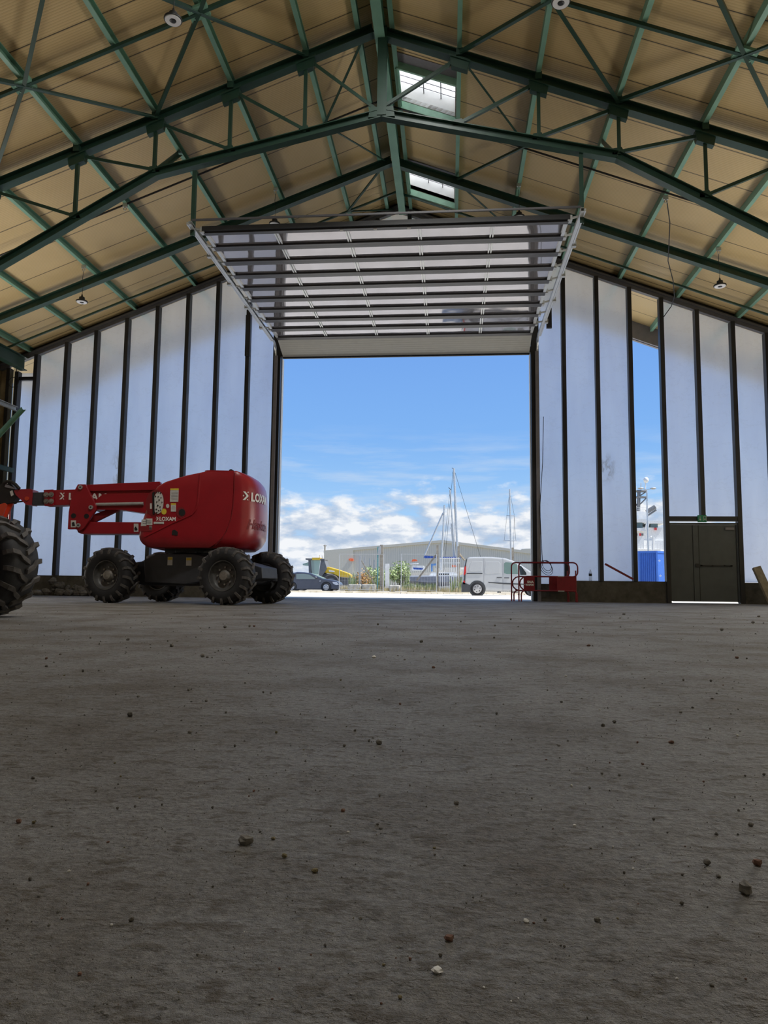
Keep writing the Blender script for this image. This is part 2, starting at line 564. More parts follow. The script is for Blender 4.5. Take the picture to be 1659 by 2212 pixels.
# ------------------------------------------------------------------ mesh helpers
class MB:
    def __init__(s):
        s.v = []
        s.f = []

    def add(s, vs_, fs):
        o = len(s.v)
        s.v += [Vector(p) for p in vs_]
        s.f += [tuple(i + o for i in f) for f in fs]
        return s

    def box(s, c, sz, M=None):
        x, y, z = (d / 2 for d in sz)
        c = Vector(c)
        P = [Vector((a * x, b * y, d * z)) for d in (-1, 1) for b in (-1, 1) for a in (-1, 1)]
        if M is not None:
            P = [M @ p for p in P]
        return s.add([c + p for p in P], [(0, 2, 3, 1), (4, 5, 7, 6), (0, 1, 5, 4), (2, 6, 7, 3), (0, 4, 6, 2), (1, 3, 7, 5)])

    def span(s, a, b):
        a, b = Vector(a), Vector(b)
        return s.box((a + b) / 2, [abs(q) for q in (b - a)])

    def prism(s, poly, vec):                 # planar outline pushed along vec
        n = len(poly)
        vec = Vector(vec)
        P = [Vector(p) for p in poly]
        return s.add(P + [p + vec for p in P], [tuple(range(n))[::-1], tuple(range(n, 2 * n))] + [(i, (i + 1) % n, n + (i + 1) % n, n + i) for i in range(n)])

    def beam(s, a, b, w, h, up=(0, 0, 1), prof='box', t=0.012, off=0.0):
        """bar from a to b; w across, h along 'up'; a-b is the middle (shifted by off along up)"""
        a, b = Vector(a), Vector(b)
        d = (b - a).normalized()
        u = Vector(up)
        sd_ = d.cross(u)
        if sd_.length < 1e-4:
            sd_ = d.cross(Vector((0, 1, 0)))
        sd_.normalize()
        u = sd_.cross(d).normalized()
        a = a + u * off
        b = b + u * off
        if prof == 'box':
            q = [(-w / 2, -h / 2), (w / 2, -h / 2), (w / 2, h / 2), (-w / 2, h / 2)]
        elif prof == 'H':
            q = [(-w / 2, -h / 2), (w / 2, -h / 2), (w / 2, -h / 2 + t), (t / 2, -h / 2 + t), (t / 2, h / 2 - t), (w / 2, h / 2 - t), (w / 2, h / 2), (-w / 2, h / 2), (-w / 2, h / 2 - t), (-t / 2, h / 2 - t), (-t / 2, -h / 2 + t), (-w / 2, -h / 2 + t)]
        elif prof == 'C':
            q = [(-w / 2, -h / 2), (w / 2, -h / 2), (w / 2, -h / 2 + t), (-w / 2 + t, -h / 2 + t), (-w / 2 + t, h / 2 - t), (w / 2, h / 2 - t), (w / 2, h / 2), (-w / 2, h / 2)]
        elif prof == 'L':
            q = [(-w / 2, -h / 2), (w / 2, -h / 2), (w / 2, -h / 2 + t), (-w / 2 + t, -h / 2 + t), (-w / 2 + t, h / 2), (-w / 2, h / 2)]
        return s.prism([a + sd_ * x + u * y for x, y in q], b - a)

    def ring(s, c, ax, r, n, ref=None):
        ax = Vector(ax).normalized()
        e = Vector(ref) if ref is not None else (Vector((0, 0, 1)) if abs(ax.z) < 0.9 else Vector((1, 0, 0)))
        e = (e - ax * e.dot(ax)).normalized()
        g_ = ax.cross(e)
        return [Vector(c) + (e * math.cos(2 * PI * i / n) + g_ * math.sin(2 * PI * i / n)) * r for i in range(n)]

    def lathe(s, c, ax, prof, n=24, cap=True):   # prof: (radius, distance along ax)
        ax = Vector(ax).normalized()
        o = len(s.v)
        for r_, h_ in prof:
            s.v += s.ring(Vector(c) + ax * h_, ax, max(r_, 1e-5), n)
        for k in range(len(prof) - 1):
            for i in range(n):
                j = (i + 1) % n
                s.f.append((o + k * n + i, o + k * n + j, o + (k + 1) * n + j, o + (k + 1) * n + i))
        if cap is True:
            s.f.append(tuple(o + i for i in range(n))[::-1])
        if cap:
            s.f.append(tuple(o + (len(prof) - 1) * n + i for i in range(n)))
        return s

    def cyl(s, a, b, r, n=12, r2=None):
        a, b = Vector(a), Vector(b)
        return s.lathe(a, b - a, [(r, 0), (r if r2 is None else r2, (b - a).length)], n)

    def tube(s, pts, r, n=8, closed=False):
        pts = [Vector(p) for p in pts]
        m = len(pts)
        o = len(s.v)
        ref = None
        for i, p in enumerate(pts):
            if closed:
                d = pts[(i + 1) % m] - pts[i - 1]
            else:
                d = pts[min(i + 1, m - 1)] - pts[max(i - 1, 0)]
            d.normalize()
            if ref is None:
                ref = Vector((0, 0, 1)) if abs(d.z) < 0.9 else Vector((1, 0, 0))
            e = (ref - d * ref.dot(d))
            if e.length < 1e-4:
                e = Vector((0, 1, 0)).cross(d)
            ref = e.normalized()
            s.v += s.ring(p, d, r, n, ref)
        for k in range(m if closed else m - 1):
            for i in range(n):
                j = (i + 1) % n
                k2 = (k + 1) % m
                s.f.append((o + k * n + i, o + k * n + j, o + k2 * n + j, o + k2 * n + i))
        if not closed:
            s.f.append(tuple(o + i for i in range(n))[::-1])
            s.f.append(tuple(o + (m - 1) * n + i for i in range(n)))
        return s

    def ball(s, c, r, n=12, m=8, sq=(1, 1, 1)):
        c = Vector(c)
        o = len(s.v)
        for k in range(m + 1):
            a = PI * k / m
            for i in range(n):
                b = 2 * PI * i / n
                s.v.append(c + Vector((math.sin(a) * math.cos(b) * r * sq[0], math.sin(a) * math.sin(b) * r * sq[1], math.cos(a) * r * sq[2])))
        for k in range(m):
            for i in range(n):
                j = (i + 1) % n
                s.f.append((o + k * n + i, o + (k + 1) * n + i, o + (k + 1) * n + j, o + k * n + j))
        return s

    def loft(s, rings, cap=True):
        n = len(rings[0])
        o = len(s.v)
        for r_ in rings:
            s.v += [Vector(p) for p in r_]
        for k in range(len(rings) - 1):
            for i in range(n):
                j = (i + 1) % n
                s.f.append((o + k * n + i, o + k * n + j, o + (k + 1) * n + j, o + (k + 1) * n + i))
        if cap:
            s.f.append(tuple(o + i for i in range(n))[::-1])
            s.f.append(tuple(o + (len(rings) - 1) * n + i for i in range(n)))
        return s

    def xf(s, fn):
        s.v = [Vector(fn(p)) for p in s.v]
        return s

    def build(s, name, mat, parent=None, smooth=False, bevel=0.0, loc=None, seg=2):
        """ONE mesh object; under a parent it is in the parent's own coordinates, else its origin sits at its base"""
        V = s.v
        if parent is None and loc is None:
            xs, ys, zs = zip(*[(p.x, p.y, p.z) for p in V])
            loc = Vector(((min(xs) + max(xs)) / 2, (min(ys) + max(ys)) / 2, min(zs)))
        if parent is not None and loc is None:
            loc = Vector((0, 0, 0))
        loc = Vector(loc)
        me = bpy.data.meshes.new(name)
        me.from_pydata([p - loc for p in V], [], s.f)
        me.update()
        import bmesh
        bm = bmesh.new()
        bm.from_mesh(me)
        bmesh.ops.recalc_face_normals(bm, faces=bm.faces)
        if bevel:
            es = [e for e in bm.edges if len(e.link_faces) == 2 and e.calc_face_angle(0) > 0.5]
            bmesh.ops.bevel(bm, geom=es, offset=bevel, segments=seg, affect='EDGES', profile=0.6, clamp_overlap=True)
        bm.to_mesh(me)
        bm.free()
        if smooth:
            for p in me.polygons:
                p.use_smooth = True
            try:
                me.set_sharp_from_angle(angle=R(40))
            except Exception:
                pass
        o = bpy.data.objects.new(name, me)
        me.materials.append(MATS[mat] if isinstance(mat, str) else mat)
        COL.objects.link(o)
        o.location = loc
        if parent is not None:
            o.parent = parent
        return o


def tag(o, label, cat, group=None, kind=None):
    o['label'] = label
    o['category'] = cat
    if group:
        o['group'] = group
    if kind:
        o['kind'] = kind
    return o


def struct(o):
    o['kind'] = 'structure'
    return o


def thing(name, label, cat, loc=(0, 0, 0), rz=0.0, group=None):
    o = bpy.data.objects.new(name, None)
    COL.objects.link(o)
    o.location = loc
    o.rotation_euler = (0, 0, rz)
    o.empty_display_size = 0.2
    return tag(o, label, cat, group)


def copy_tree(o, parent=None):
    kids = [c for c in bpy.data.objects if c.parent == o]
    c = o.copy()
    COL.objects.link(c)
    if parent is not None:
        c.parent = parent
        c.matrix_parent_inverse = o.matrix_parent_inverse
    for k in kids:
        copy_tree(k, c)
    return c


def text_mesh(body, size, bold=0.0):
    """flat lettering as (vertices, faces); x right, y up, starting at 0"""
    cu = bpy.data.curves.new('lettering', 'FONT')
    cu.body = body
    cu.size = size
    cu.offset = bold
    cu.fill_mode = 'FRONT'
    cu.resolution_u = 3
    ob = bpy.data.objects.new('lettering', cu)
    COL.objects.link(ob)
    bpy.context.view_layer.update()
    dg = bpy.context.evaluated_depsgraph_get()
    me = bpy.data.meshes.new_from_object(ob.evaluated_get(dg))
    vs_ = [Vector((v.co.x, v.co.y)) for v in me.vertices]
    fs = [tuple(p.vertices) for p in me.polygons]
    bpy.data.objects.remove(ob)
    bpy.data.curves.remove(cu)
    bpy.data.meshes.remove(me)
    return vs_, fs


def text_on(mb, body, size, fn, bold=0.0, width=None):
    """lettering laid on a surface: fn(x, y) -> point"""
    vs_, fs = text_mesh(body, size, bold)
    if width:
        w0 = max(v.x for v in vs_) - min(v.x for v in vs_)
        k = width / w0
        vs_ = [Vector((v.x * k, v.y)) for v in vs_]
    mb.add([fn(v.x, v.y) for v in vs_], fs)
    return mb

# ------------------------------------------------------------------ hall shell
EDGE = 0.55                                   # top of the concrete plinth
OP_L, OP_R, OP_Z = -4.724, 2.165, 6.66        # the big doorway
YO = 22.55                                    # end of the roof overhang outside
paint('purlin_green', (0.175, 0.345, 0.255), 0.45, var=0.12, scale=2)

m = MB()
m.span((XW_L, YB, -0.12), (XW_R, 20.25, 0.0))
struct(m.build('floor', 'floor'))
m = MB()
m.span((-90, 20.25, -0.12), (90, 43.0, 0.0))
struct(m.build('concrete_yard', 'yard'))
m = MB()
m.span((-120, 43.0, -0.14), (140, 220.0, -0.02))
struct(m.build('ground_beyond', 'verge'))
m = MB()
m.span((-120, 46.5, -0.02), (140, 58.5, -0.008))
struct(m.build('road', 'asphalt'))

# roof lining with the rooflight openings
TH = 0.10


def slab(mb, x0, x1, y0, y1):
    P = []
    for (x, y) in ((x0, y0), (x1, y0), (x1, y1), (x0, y1)):
        P.append((x, y, zroof(x, PUR)))
    mb.prism(P, (0, 0, TH))


m = MB()
slab(m, XW_L - 0.6, XR, YB, YO)
slab(m, SKYL_X[1], XW_R + 0.5, YB, YO)
slab(m, XR, SKYL_X[0], YB, YO)
ys = [YB] + [q for pr in SKYL_Y for q in pr] + [YO]
for k in range(0, len(ys), 2):
    slab(m, SKYL_X[0], SKYL_X[1], ys[k], ys[k + 1])
struct(m.build('ceiling', 'ceiling'))

# rooflights: white kerb, green trimmers, milky pane, guard bars
n_ = 0
for (y0, y1) in SKYL_Y:
    n_ += 1
    x0, x1 = SKYL_X
    up = 0.42
    w_ = MB()
    e = 0.03

    def zz(x, d):
        return zroof(x, PUR + d)
    for (xa, xb, ya, yb) in ((x0 - e, x0, y0 - e, y1 + e), (x1, x1 + e, y0 - e, y1 + e), (x0, x1, y0 - e, y0), (x0, x1, y1, y1 + e)):
        P = [(xa, ya, zz(xa, 0)), (xb, ya, zz(xb, 0)), (xb, yb, zz(xb, 0)), (xa, yb, zz(xa, 0))]
        w_.prism(P, (0, 0, up))
    win = struct(w_.build('window_%d' % n_, 'white'))
    L0 = win.location

    def sub(mb, name, mat):
        mb.v = [p - L0 for p in mb.v]
        return mb.build(name, mat, win)
    if y1 > 12:
        t_ = MB()
        P = [(x0 - .02, y1 + .01, zz(x0, -.17)), (x1 + .02, y1 + .01, zz(x1, -.17)), (x1 + .02, y1 + .01, zz(x1, 0)), (x0 - .02, y1 + .01, zz(x0, 0))]
        t_.prism(P, (0, 0.06, 0))
        P = [(x0 - .06, y0 - .02, zz(x0 - .06, -.17)), (x0 - .01, y0 - .02, zz(x0, -.17)), (x0 - .01, y0 - .02, zz(x0, 0)), (x0 - .06, y0 - .02, zz(x0 - .06, 0))]
        t_.prism(P, (0, y1 - y0 + .09, 0))
        P = [(x0 - .02, y0 - .06, zz(x0, -.17)), (x1 + .02, y0 - .06, zz(x1, -.17)), (x1 + .02, y0 - .06, zz(x1, 0)), (x0 - .02, y0 - .06, zz(x0, 0))]
        t_.prism(P, (0, 0.05, 0))
        sub(t_, 'trimmer', 'green_lit')
        fl = MB()
        P = [(x0 - .02, y0 - .32, zz(x0, -.015)), (x1 + .02, y0 - .32, zz(x1, -.015)), (x1 + .02, y0 - .06, zz(x1, -.015)), (x0 - .02, y0 - .06, zz(x0, -.015))]
        fl.prism(P, (0, 0, 0.012))
        sub(fl, 'flashing', 'grey_frame')
        br = MB()
        for k in range(1, 6):
            y = y0 + (y1 - y0) * k / 6.0
            br.beam((x0, y, zz(x0, up - .12)), (x1, y, zz(x1, up - .12)), .012, .012)
        for k in (1, 2):
            x = x0 + (x1 - x0) * (0.1 + 0.32 * k)
            br.beam((x, y0, zz(x, up - .10)), (x, y1, zz(x, up - .10)), .022, .022)
        sub(br, 'guard_bars', 'grey_frame')
    pn = MB()
    P = [(x0 - e, y0 - e, zz(x0 - e, up)), (x1 + e, y0 - e, zz(x1 + e, up)), (x1 + e, y1 + e, zz(x1 + e, up)), (x0 - e, y1 + e, zz(x0 - e, up))]
    pn.prism(P, (0, 0, 0.015))
    sub(pn, 'pane', 'rooflight')

# side walls and rear wall
for side, X, s in (('left', XW_L, -1), ('right', XW_R, 1)):
    m = MB()
    zt = zroof(X, PUR)
    m.span((X, YB, 0), (X + s * 0.12, 18.7, 1.0))
    m.span((X, YB, 4.6), (X + s * 0.12, 18.7, zt))
    m.span((X, YB, 1.0), (X + s * 0.12, -12.2, 4.6))
    m.span((X, 18.7, 0), (X + s * 0.12, 20.05, zt))
    struct(m.build('wall_' + side, 'board'))
    m = MB()
    m.span((X + s * .03, -12.2, 1.0), (X + s * 0.06, 18.7, 4.6))  # unseen side glazing, added to match the fill lamps
    struct(m.build('window_%d' % (20 if s < 0 else 21), 'side_sheet'))
m = MB()
m.prism([(XW_L, YB, 0), (XW_R, YB, 0), (XW_R, YB, zroof(XW_R, PUR)), (XR, YB, ZR + PUR), (XW_L, YB, zroof(XW_L, PUR))], (0, -0.12, 0))
struct(m.build('wall_back', 'board'))

# gable plinth
m = MB()
m.prism([(XW_L, 19.86, 0), (OP_L - .22, 19.86, 0), (OP_L - .22, 19.86, EDGE), (XW_L, 19.86, EDGE)], (0, .24, 0))
m.prism([(OP_R + .22, 19.86, 0), (5.66, 19.86, 0), (5.66, 19.86, EDGE), (3.15, 19.86, EDGE), (3.05, 19.86, EDGE - .09), (OP_R + .22, 19.86, EDGE - .09)], (0, .24, 0))
m.prism([(7.55, 19.86, 0), (XW_R, 19.86, 0), (XW_R, 19.86, EDGE), (7.55, 19.86, EDGE - .01)], (0, .24, 0))
struct(m.build('wall_front', 'concrete'))

# head rail of the gable under the roof, and the closing strip above it
for k, (xa, xb) in enumerate(((XW_L, XR), (XR, XW_R))):
    m = MB()
    m.beam((xa, 19.88, zroof(xa, -.10)), (xb, 19.88, zroof(xb, -.10)), .13, .10)
    m.beam((xa, 19.80, zroof(xa, -.02)), (xb, 19.80, zroof(xb, -.02)), .05, .05)
    struct(m.build('trim_%d' % (k + 1), 'rail_grey'))
    m = MB()
    m.prism([(xa, 19.96, zroof(xa, -.06)), (xb, 19.96, zroof(xb, -.06)), (xb, 19.96, zroof(xb, PUR)), (xa, 19.96, zroof(xa, PUR))], (0, .05, 0))
    struct(m.build('trim_%d' % (k + 3), 'steel_dark'))

SIDE = {1: 'boom lift side', -1: 'double door side'}
ORD = ['first', 'second', 'third', 'fourth', 'fifth', 'sixth', 'seventh', 'eighth', 'ninth', 'tenth']

# gable posts
LP = [-5.68, -6.58, -7.447, -8.336, -9.225, -10.125, -10.994, -11.894, -12.45]
RP = [3.053, 3.939, 4.807, 5.639, 6.556, 7.47, 8.33, 9.2]


def post(x, z0, z1, label, wd=.11):
    m = MB()
    m.span((x - wd / 2, 19.80, z0), (x + wd / 2, 19.99, z1))
    tag(m.build('wall_post', 'steel_dark'), label, 'post', 'dark steel gable posts')


for i, x in enumerate(LP):
    post(x, EDGE, zroof(x, -.13) if x > -12.2 else 6.4, 'dark steel gable post, %s from the big doorway on the boom lift side' % ORD[i])
for i, x in enumerate(RP):
    z0 = 2.25 if i == 4 else (0.0 if i in (3, 5) else EDGE - (.09 if i == 0 else 0))
    post(x, z0, zroof(x, -.13), ['dark steel gable post, first past the big doorway beside the barriers', 'dark steel gable post above the water bottle',
         'dark steel gable post between the open gap and the slanting red bar', 'dark steel gable post between the open gap and the grey double door',
         'short dark steel gable post standing on the door head beam', 'dark steel gable post on the hinge side of the grey double door',
         'dark steel gable post above the leaning timber', 'dark steel gable post in the corner past the leaning timber'][i])
for i, x in enumerate((-3.85, -2.95, -2.05, -1.15, -.25, .65, 1.55)):
    post(x, OP_Z + .22, zroof(x, -.13), 'short dark gable post above the big doorway, %s from the boom lift side' % ORD[i])
for x, lab in ((OP_L - .115, 'dark door jamb post of the big doorway behind the boom lift'), (OP_R + .115, 'dark door jamb post of the big doorway behind the red barriers')):
    m = MB()
    m.span((x - .105, 19.82, 0), (x + .105, 20.02, zroof(x, -.13)))
    o = m.build('door_jamb', 'steel_dark')
    tag(o, lab, 'post', 'jambs of the big doorway')
for k, (xa, xb) in enumerate(((OP_L - .03, OP_L + .005), (OP_R - .005, OP_R + .03))):
    m = MB()
    m.span((xa, 20.02, 0), (xb, 20.22, OP_Z + .06))
    struct(m.build('trim_%d' % (k + 5), 'white'))
m = MB()
m.span((OP_L - .22, 19.84, OP_Z + .06), (OP_R + .22, 20.02, OP_Z + .22))
tag(m.build('lintel_beam', 'steel_dark'), 'dark lintel beam over the big doorway', 'beam')
m = MB()
m.span((5.69, 19.82, 2.125), (7.42, 19.99, 2.25))
tag(m.build('door_head_beam', 'steel_dark'), 'dark beam over the grey double door', 'beam')
m = MB()
m.span((-12.40, 19.84, 6.15), (-11.95, 19.96, 6.25))
tag(m.build('short_rail', 'steel_dark'), 'short dark rail across the narrow corner panel of the gable', 'rail')

# milky sheets between the posts
def sheet(xa, xb, z0, label, za=None, zb=None, y=20.0):
    m = MB()
    za = zroof(xa, -.13) if za is None else za
    zb = zroof(xb, -.13) if zb is None else zb
    m.prism([(xa, y, z0), (xb, y, z0), (xb, y, zb), (xa, y, za)], (0, .02, 0))
    tag(m.build('wall_sheet', 'film'), label, 'panel', 'milky gable sheets')


LX = [OP_L - .22] + LP
for i in range(9):
    lab = 'milky translucent gable sheet, %s from the big doorway on the boom lift side' % ORD[i]
    sheet(LX[i + 1], LX[i], EDGE, lab if i < 8 else 'narrow milky sheet in the gable corner on the boom lift side', za=6.4 if i == 8 else None, zb=6.4 if i == 8 else None)
RX = [OP_R + .22] + RP
labs = ['milky gable sheet beside the big doorway with a cable hanging on it', 'milky gable sheet above the water bottle', 'milky gable sheet with a brown scuff beside the open gap', None,
        'milky gable sheet over the narrow leaf of the grey double door', 'milky gable sheet over the wide leaf of the grey double door', 'milky gable sheet behind the leaning timber', 'milky gable sheet past the leaning timber']
for i in range(8):
    if labs[i]:
        z0 = 2.25 if i in (4, 5) else (EDGE - (.09 if i == 0 else 0))
        sheet(RX[i], RX[i + 1], z0, labs[i])
TX = [OP_L - .01, -3.85, -2.95, -2.05, -1.15, -.25, .65, 1.55, OP_R + .01]
for i in range(8):
    xa, xb = TX[i], TX[i + 1]
    if xa < XR < xb:
        m = MB()
        m.prism([(xa, 20, OP_Z + .22), (xb, 20, OP_Z + .22), (xb, 20, zroof(xb, -.13)), (XR, 20, zroof(XR, -.13)), (xa, 20, zroof(xa, -.13))], (0, .02, 0))
        tag(m.build('wall_sheet', 'film'), 'milky gable sheet under the ridge above the big doorway', 'panel', 'milky gable sheets')
    else:
        sheet(xa, xb, OP_Z + .22, 'milky gable sheet above the big doorway, %s from the boom lift side' % ORD[i])

# overhang outside: end beam and bracket
for xa, xb, lab in ((XW_L - .5, XR, 'grey fascia beam under the roof overhang outside on the boom lift side'), (XR, XW_R + .4, 'grey fascia beam under the roof overhang seen in the open gap')):
    m = MB()
    m.beam((xa, YO - .04, zroof(xa, -.10)), (xb, YO - .04, zroof(xb, -.10)), .10, .50)
    m.beam((xa, YO + .05, zroof(xa, -.36)), (xb, YO + .05, zroof(xb, -.36)), .10, .05)
    tag(m.build('fascia_beam', 'grey_frame'), lab, 'beam')

# corner of the gable: boards, bright strip, eave beam, brace, channel, cable loop
m = MB()
m.span((-12.76, 19.80, 0), (-12.66, 19.99, 6.5))
tag(m.build('wall_post', 'steel_dark'), 'dark steel post between the brown corner boards and the bright cream strip', 'post', 'dark steel gable posts')
m = MB()
m.span((-12.66, 20.0, .3), (-12.5, 20.02, 6.6))
tag(m.build('wall_sheet', 'side_sheet'), 'bright cream strip of sheet in the gable corner next to the brown boards', 'panel')
m = MB()
m.span((XW_L, 19.97, 0), (-12.76, 20.03, 6.9))
tag(m.build('corner_board', 'board'), 'brown boarding in the gable corner beyond the bright cream strip', 'board')
for X, lab in ((-12.2, 'green eave beam running to the gable on the boom lift side'), (9.3, 'green eave beam running to the gable on the double door side')):
    m = MB()
    m.beam((X, YB + .2, 6.58), (X, 19.74, 6.58), .20, .38, prof='H', t=.02)
    tag(m.build('eave_beam', 'green'), lab, 'beam')
m = MB()
m.beam((-12.32, 18.2, 3.65), (-12.16, 19.78, 5.30), .10, .11, prof='L')
tag(m.build('wall_brace', 'purlin_green'), 'slanting green brace beside the gable corner above the boom lift jib', 'brace')
m = MB()
m.beam((-12.36, 17.0, 5.28), (-12.36, 19.78, 5.28), .08, .13, prof='C')
tag(m.build('wall_rail', 'galvanised'), 'pale metal channel ending at the gable corner above the green brace', 'rail')
m = MB()
m.beam((-12.36, 17.0, 3.5), (-12.36, 19.78, 3.5), .08, .13, prof='box')
tag(m.build('wall_rail', 'green'), 'dark green rail ending at the gable corner below the green brace', 'rail')
m = MB()
pts = [Vector((-12.42, 19.74, 6.5)), Vector((-12.42, 19.73, 6.25))]
for k in range(22):
    a = 2 * PI * k / 20
    pts.append(Vector((-12.46 + .15 * math.sin(a), 19.70 + .02 * math.cos(a), 6.05 + .15 * math.cos(a))))
pts += [Vector((-12.40, 19.74, 5.7)), Vector((-12.40, 19.74, 5.3))]
m.tube(pts, .012, 6)
tag(m.build('cable', 'black'), 'looped black cable on the corner post below the green eave beam', 'cable')

# ------------------------------------------------------------------ roof steel
def purlin_label(k):
    side = 'boom lift side' if k > 0 else 'double door side'
    return 'green roof purlin, %s down from the ridge on the %s' % (ORD[abs(k) - 1], side)


for k, x in PURLIN_X.items():
    m = MB()
    m.beam((x, YB + .2, zroof(x, PUR / 2)), (x, 22.4, zroof(x, PUR / 2)), .085, PUR - .004, prof='C' if k not in (-1,) else 'box', t=.014)
    tag(m.build('purlin', 'purlin_green'), purlin_label(k), 'purlin', 'roof purlins')
for dx, lab in ((.33, 'green ridge purlin beside the rooflights'), (-.33, 'green ridge purlin on the boom lift side of the ridge beam')):
    x = XR + dx + .03
    m = MB()
    m.beam((x, YB + .2, zroof(x, PUR / 2)), (x, 22.4, zroof(x, PUR / 2)), .09, PUR - .004, prof='C')
    tag(m.build('purlin', 'purlin_green'), lab, 'purlin', 'roof purlins')
m = MB()
m.beam((XR + .13, YB + .2, 10.86), (XR + .13, 19.75, 10.86), .19, .30, prof='H', t=.016)
tag(m.build('ridge_beam', 'purlin_green'), 'green ridge beam running along the peak of the roof', 'beam')


def zc(x, pts):
    for (xa, za), (xb, zb) in zip(pts, pts[1:]):
        if min(xa, xb) - 1e-6 <= x <= max(xa, xb) + 1e-6:
            return za + (zb - za) * (x - xa) / (xb - xa)
    return pts[-1][1]


LCH = [(-1.3, 9.20), (-5.66, 8.20), (-12.4, 4.38)]
RCH = [(-1.3, 9.20), (3.02, 8.18), (9.5, 4.40)]


def make_truss(Y, label):
    root = thing('roof_truss', label, 'truss', (XR, Y, 0), group='green roof trusses')
    B = Vector((XR, Y, 0))

    def part(mb, name, mat='green'):
        mb.v = [p - B for p in mb.v]
        return mb.build(name, mat, root)
    for s in (1, -1):
        xe = XW_L + .25 if s > 0 else XW_R - .25
        m = MB()
        m.beam((XR, Y, zroof(XR, -.095)), (xe, Y, zroof(xe, -.095)), .19, .175, prof='H', t=.016)
        part(m, 'top_chord')
        ch = LCH if s > 0 else RCH
        m = MB()
        for (a, b) in zip(ch, ch[1:]):
            m.beam((a[0], Y, a[1]), (b[0], Y, b[1]), .16, .165, prof='H', t=.016)
        part(m, 'bottom_chord')
        nodes = [(XR + .1, 9.3)]
        for k in range(1, 7):
            x = PURLIN_X[k * s]
            xb = x + .0
            zt, zb = zroof(x, -.18), zc(xb, ch) + .08
            if k * s != -1:
                m = MB()
                m.beam((xb, Y, zb - .03), (x, Y, zt), .065, .065, up=(0, 1, 0), prof='L', t=.018)
                part(m, 'web_post')
            px, pz = nodes[-1]
            m = MB()
            m.beam((px - s * (.05 if k == 1 else .0), Y, pz + .02), (x + s * .13, Y, zt - .02), .06, .06, up=(0, 1, 0), prof='L', t=.018)
            part(m, 'web_diagonal')
            nodes.append((xb, zb))
            g = MB()
            g.prism([(x - .19, Y - .06, zroof(x - .19, -.12)), (x + .19, Y - .06, zroof(x + .19, -.12)), (x + .15, Y - .06, zroof(x + .15, -.36)), (x - .15, Y - .06, zroof(x - .15, -.36))], (0, .12, 0))
            g.span((x - .06, Y - .10, zroof(x, -.12)), (x + .06, Y + .10, zroof(x, .02)))
            part(g, 'gusset_plate')
            if k in (1, 2, 3, 4):
                g = MB()
                g.prism([(xb - .12, Y - .008, zb - .02), (xb + .12, Y - .008, zb - .02), (xb + .05, Y - .008, zb + .12), (xb - .10, Y - .008, zb + .10)], (0, .016, 0))
                part(g, 'gusset_plate')
        # fly brace from the kink of the bottom chord up to a purlin
        x = PURLIN_X[3 * s]
        m = MB()
        m.beam((ch[1][0], Y, ch[1][1] + .05), (x, Y + 1.25, zroof(x, .0)), .09, .09, prof='L', t=.015)
        part(m, 'fly_brace')
    m = MB()
    m.beam((-1.3, Y, 9.15), (-1.3, Y, 10.95), .17, .17, up=(0, 1, 0), prof='H', t=.016)
    part(m, 'king_post')
    m = MB()
    m.prism([(-1.55, Y - .07, 9.12), (-1.05, Y - .07, 9.12), (-1.08, Y - .07, 9.32), (-1.52, Y - .07, 9.32)], (0, .14, 0))
    part(m, 'gusset_plate')
    return root


make_truss(13.1, 'big green roof truss nearer the viewer, holding the door rail hangers')
make_truss(8.4, 'green roof truss overhead, before the truss holding the door rails')

# rafter frame nearer the gable
YR = 17.45
root = thing('rafter_frame', 'plain green rafter frame between the big truss and the gable', 'rafter', (XR, YR, 0))
for s in (1, -1):
    xe = XW_L + .3 if s > 0 else XW_R - .3
    m = MB()
    m.beam((XR, YR, zroof(XR, -.105)), (xe, YR, zroof(xe, -.105)), .17, .195, prof='H', t=.016)
    m.v = [p - Vector((XR, YR, 0)) for p in m.v]
    m.build('rafter', 'green', root)
    m = MB()
    m.beam((xe, YR, 0), (xe, YR, zroof(xe, -.2)), .2, .22, up=(0, 1, 0), prof='H', t=.016)
    m.v = [p - Vector((XR, YR, 0)) for p in m.v]
    m.build('column', 'green', root)

# wind bracing in the roof plane
def bracing(Y, label, bars, nodes, strut=True, r=.03):
    root = thing('wind_bracing', label, 'bracing', (XR, Y, 0), group='roof bracing')
    B = Vector((XR, Y, 0))
    if strut:
        for s in (1, -1):
            xe = XW_L + .5 if s > 0 else XW_R - .5
            m = MB()
            m.beam((XR, Y, zroof(XR, -.05)), (xe, Y, zroof(xe, -.05)), r * 2, r * 2, prof='box')
            m.v = [p - B for p in m.v]
            m.build('strut', 'green', root)
    for (xa, ya, xb, yb, w) in bars:
        m = MB()
        m.beam((xa, ya, zroof(xa, -.05)), (xb, yb, zroof(xb, -.05)), w, w, prof='L', t=w * .3)
        m.v = [p - B for p in m.v]
        m.build('brace', 'green', root)
    for x in nodes:
        m = MB()
        m.prism([(x - .16, Y - .14, zroof(x - .16, -.07)), (x + .16, Y - .14, zroof(x + .16, -.07)), (x + .16, Y + .14, zroof(x + .16, -.07)), (x - .16, Y + .14, zroof(x - .16, -.07))], (0, 0, .05))
        for (a, b) in ((-.1, -.08), (.1, -.08), (-.1, .08), (.1, .08)):
            c = Vector((x + a, Y + b, zroof(x + a, -.08)))
            m.cyl(c, c + Vector((0, 0, .02)), .016, 6)
        m.v = [p - B for p in m.v]
        m.build('node_plate', 'purlin_green', root)
    return root


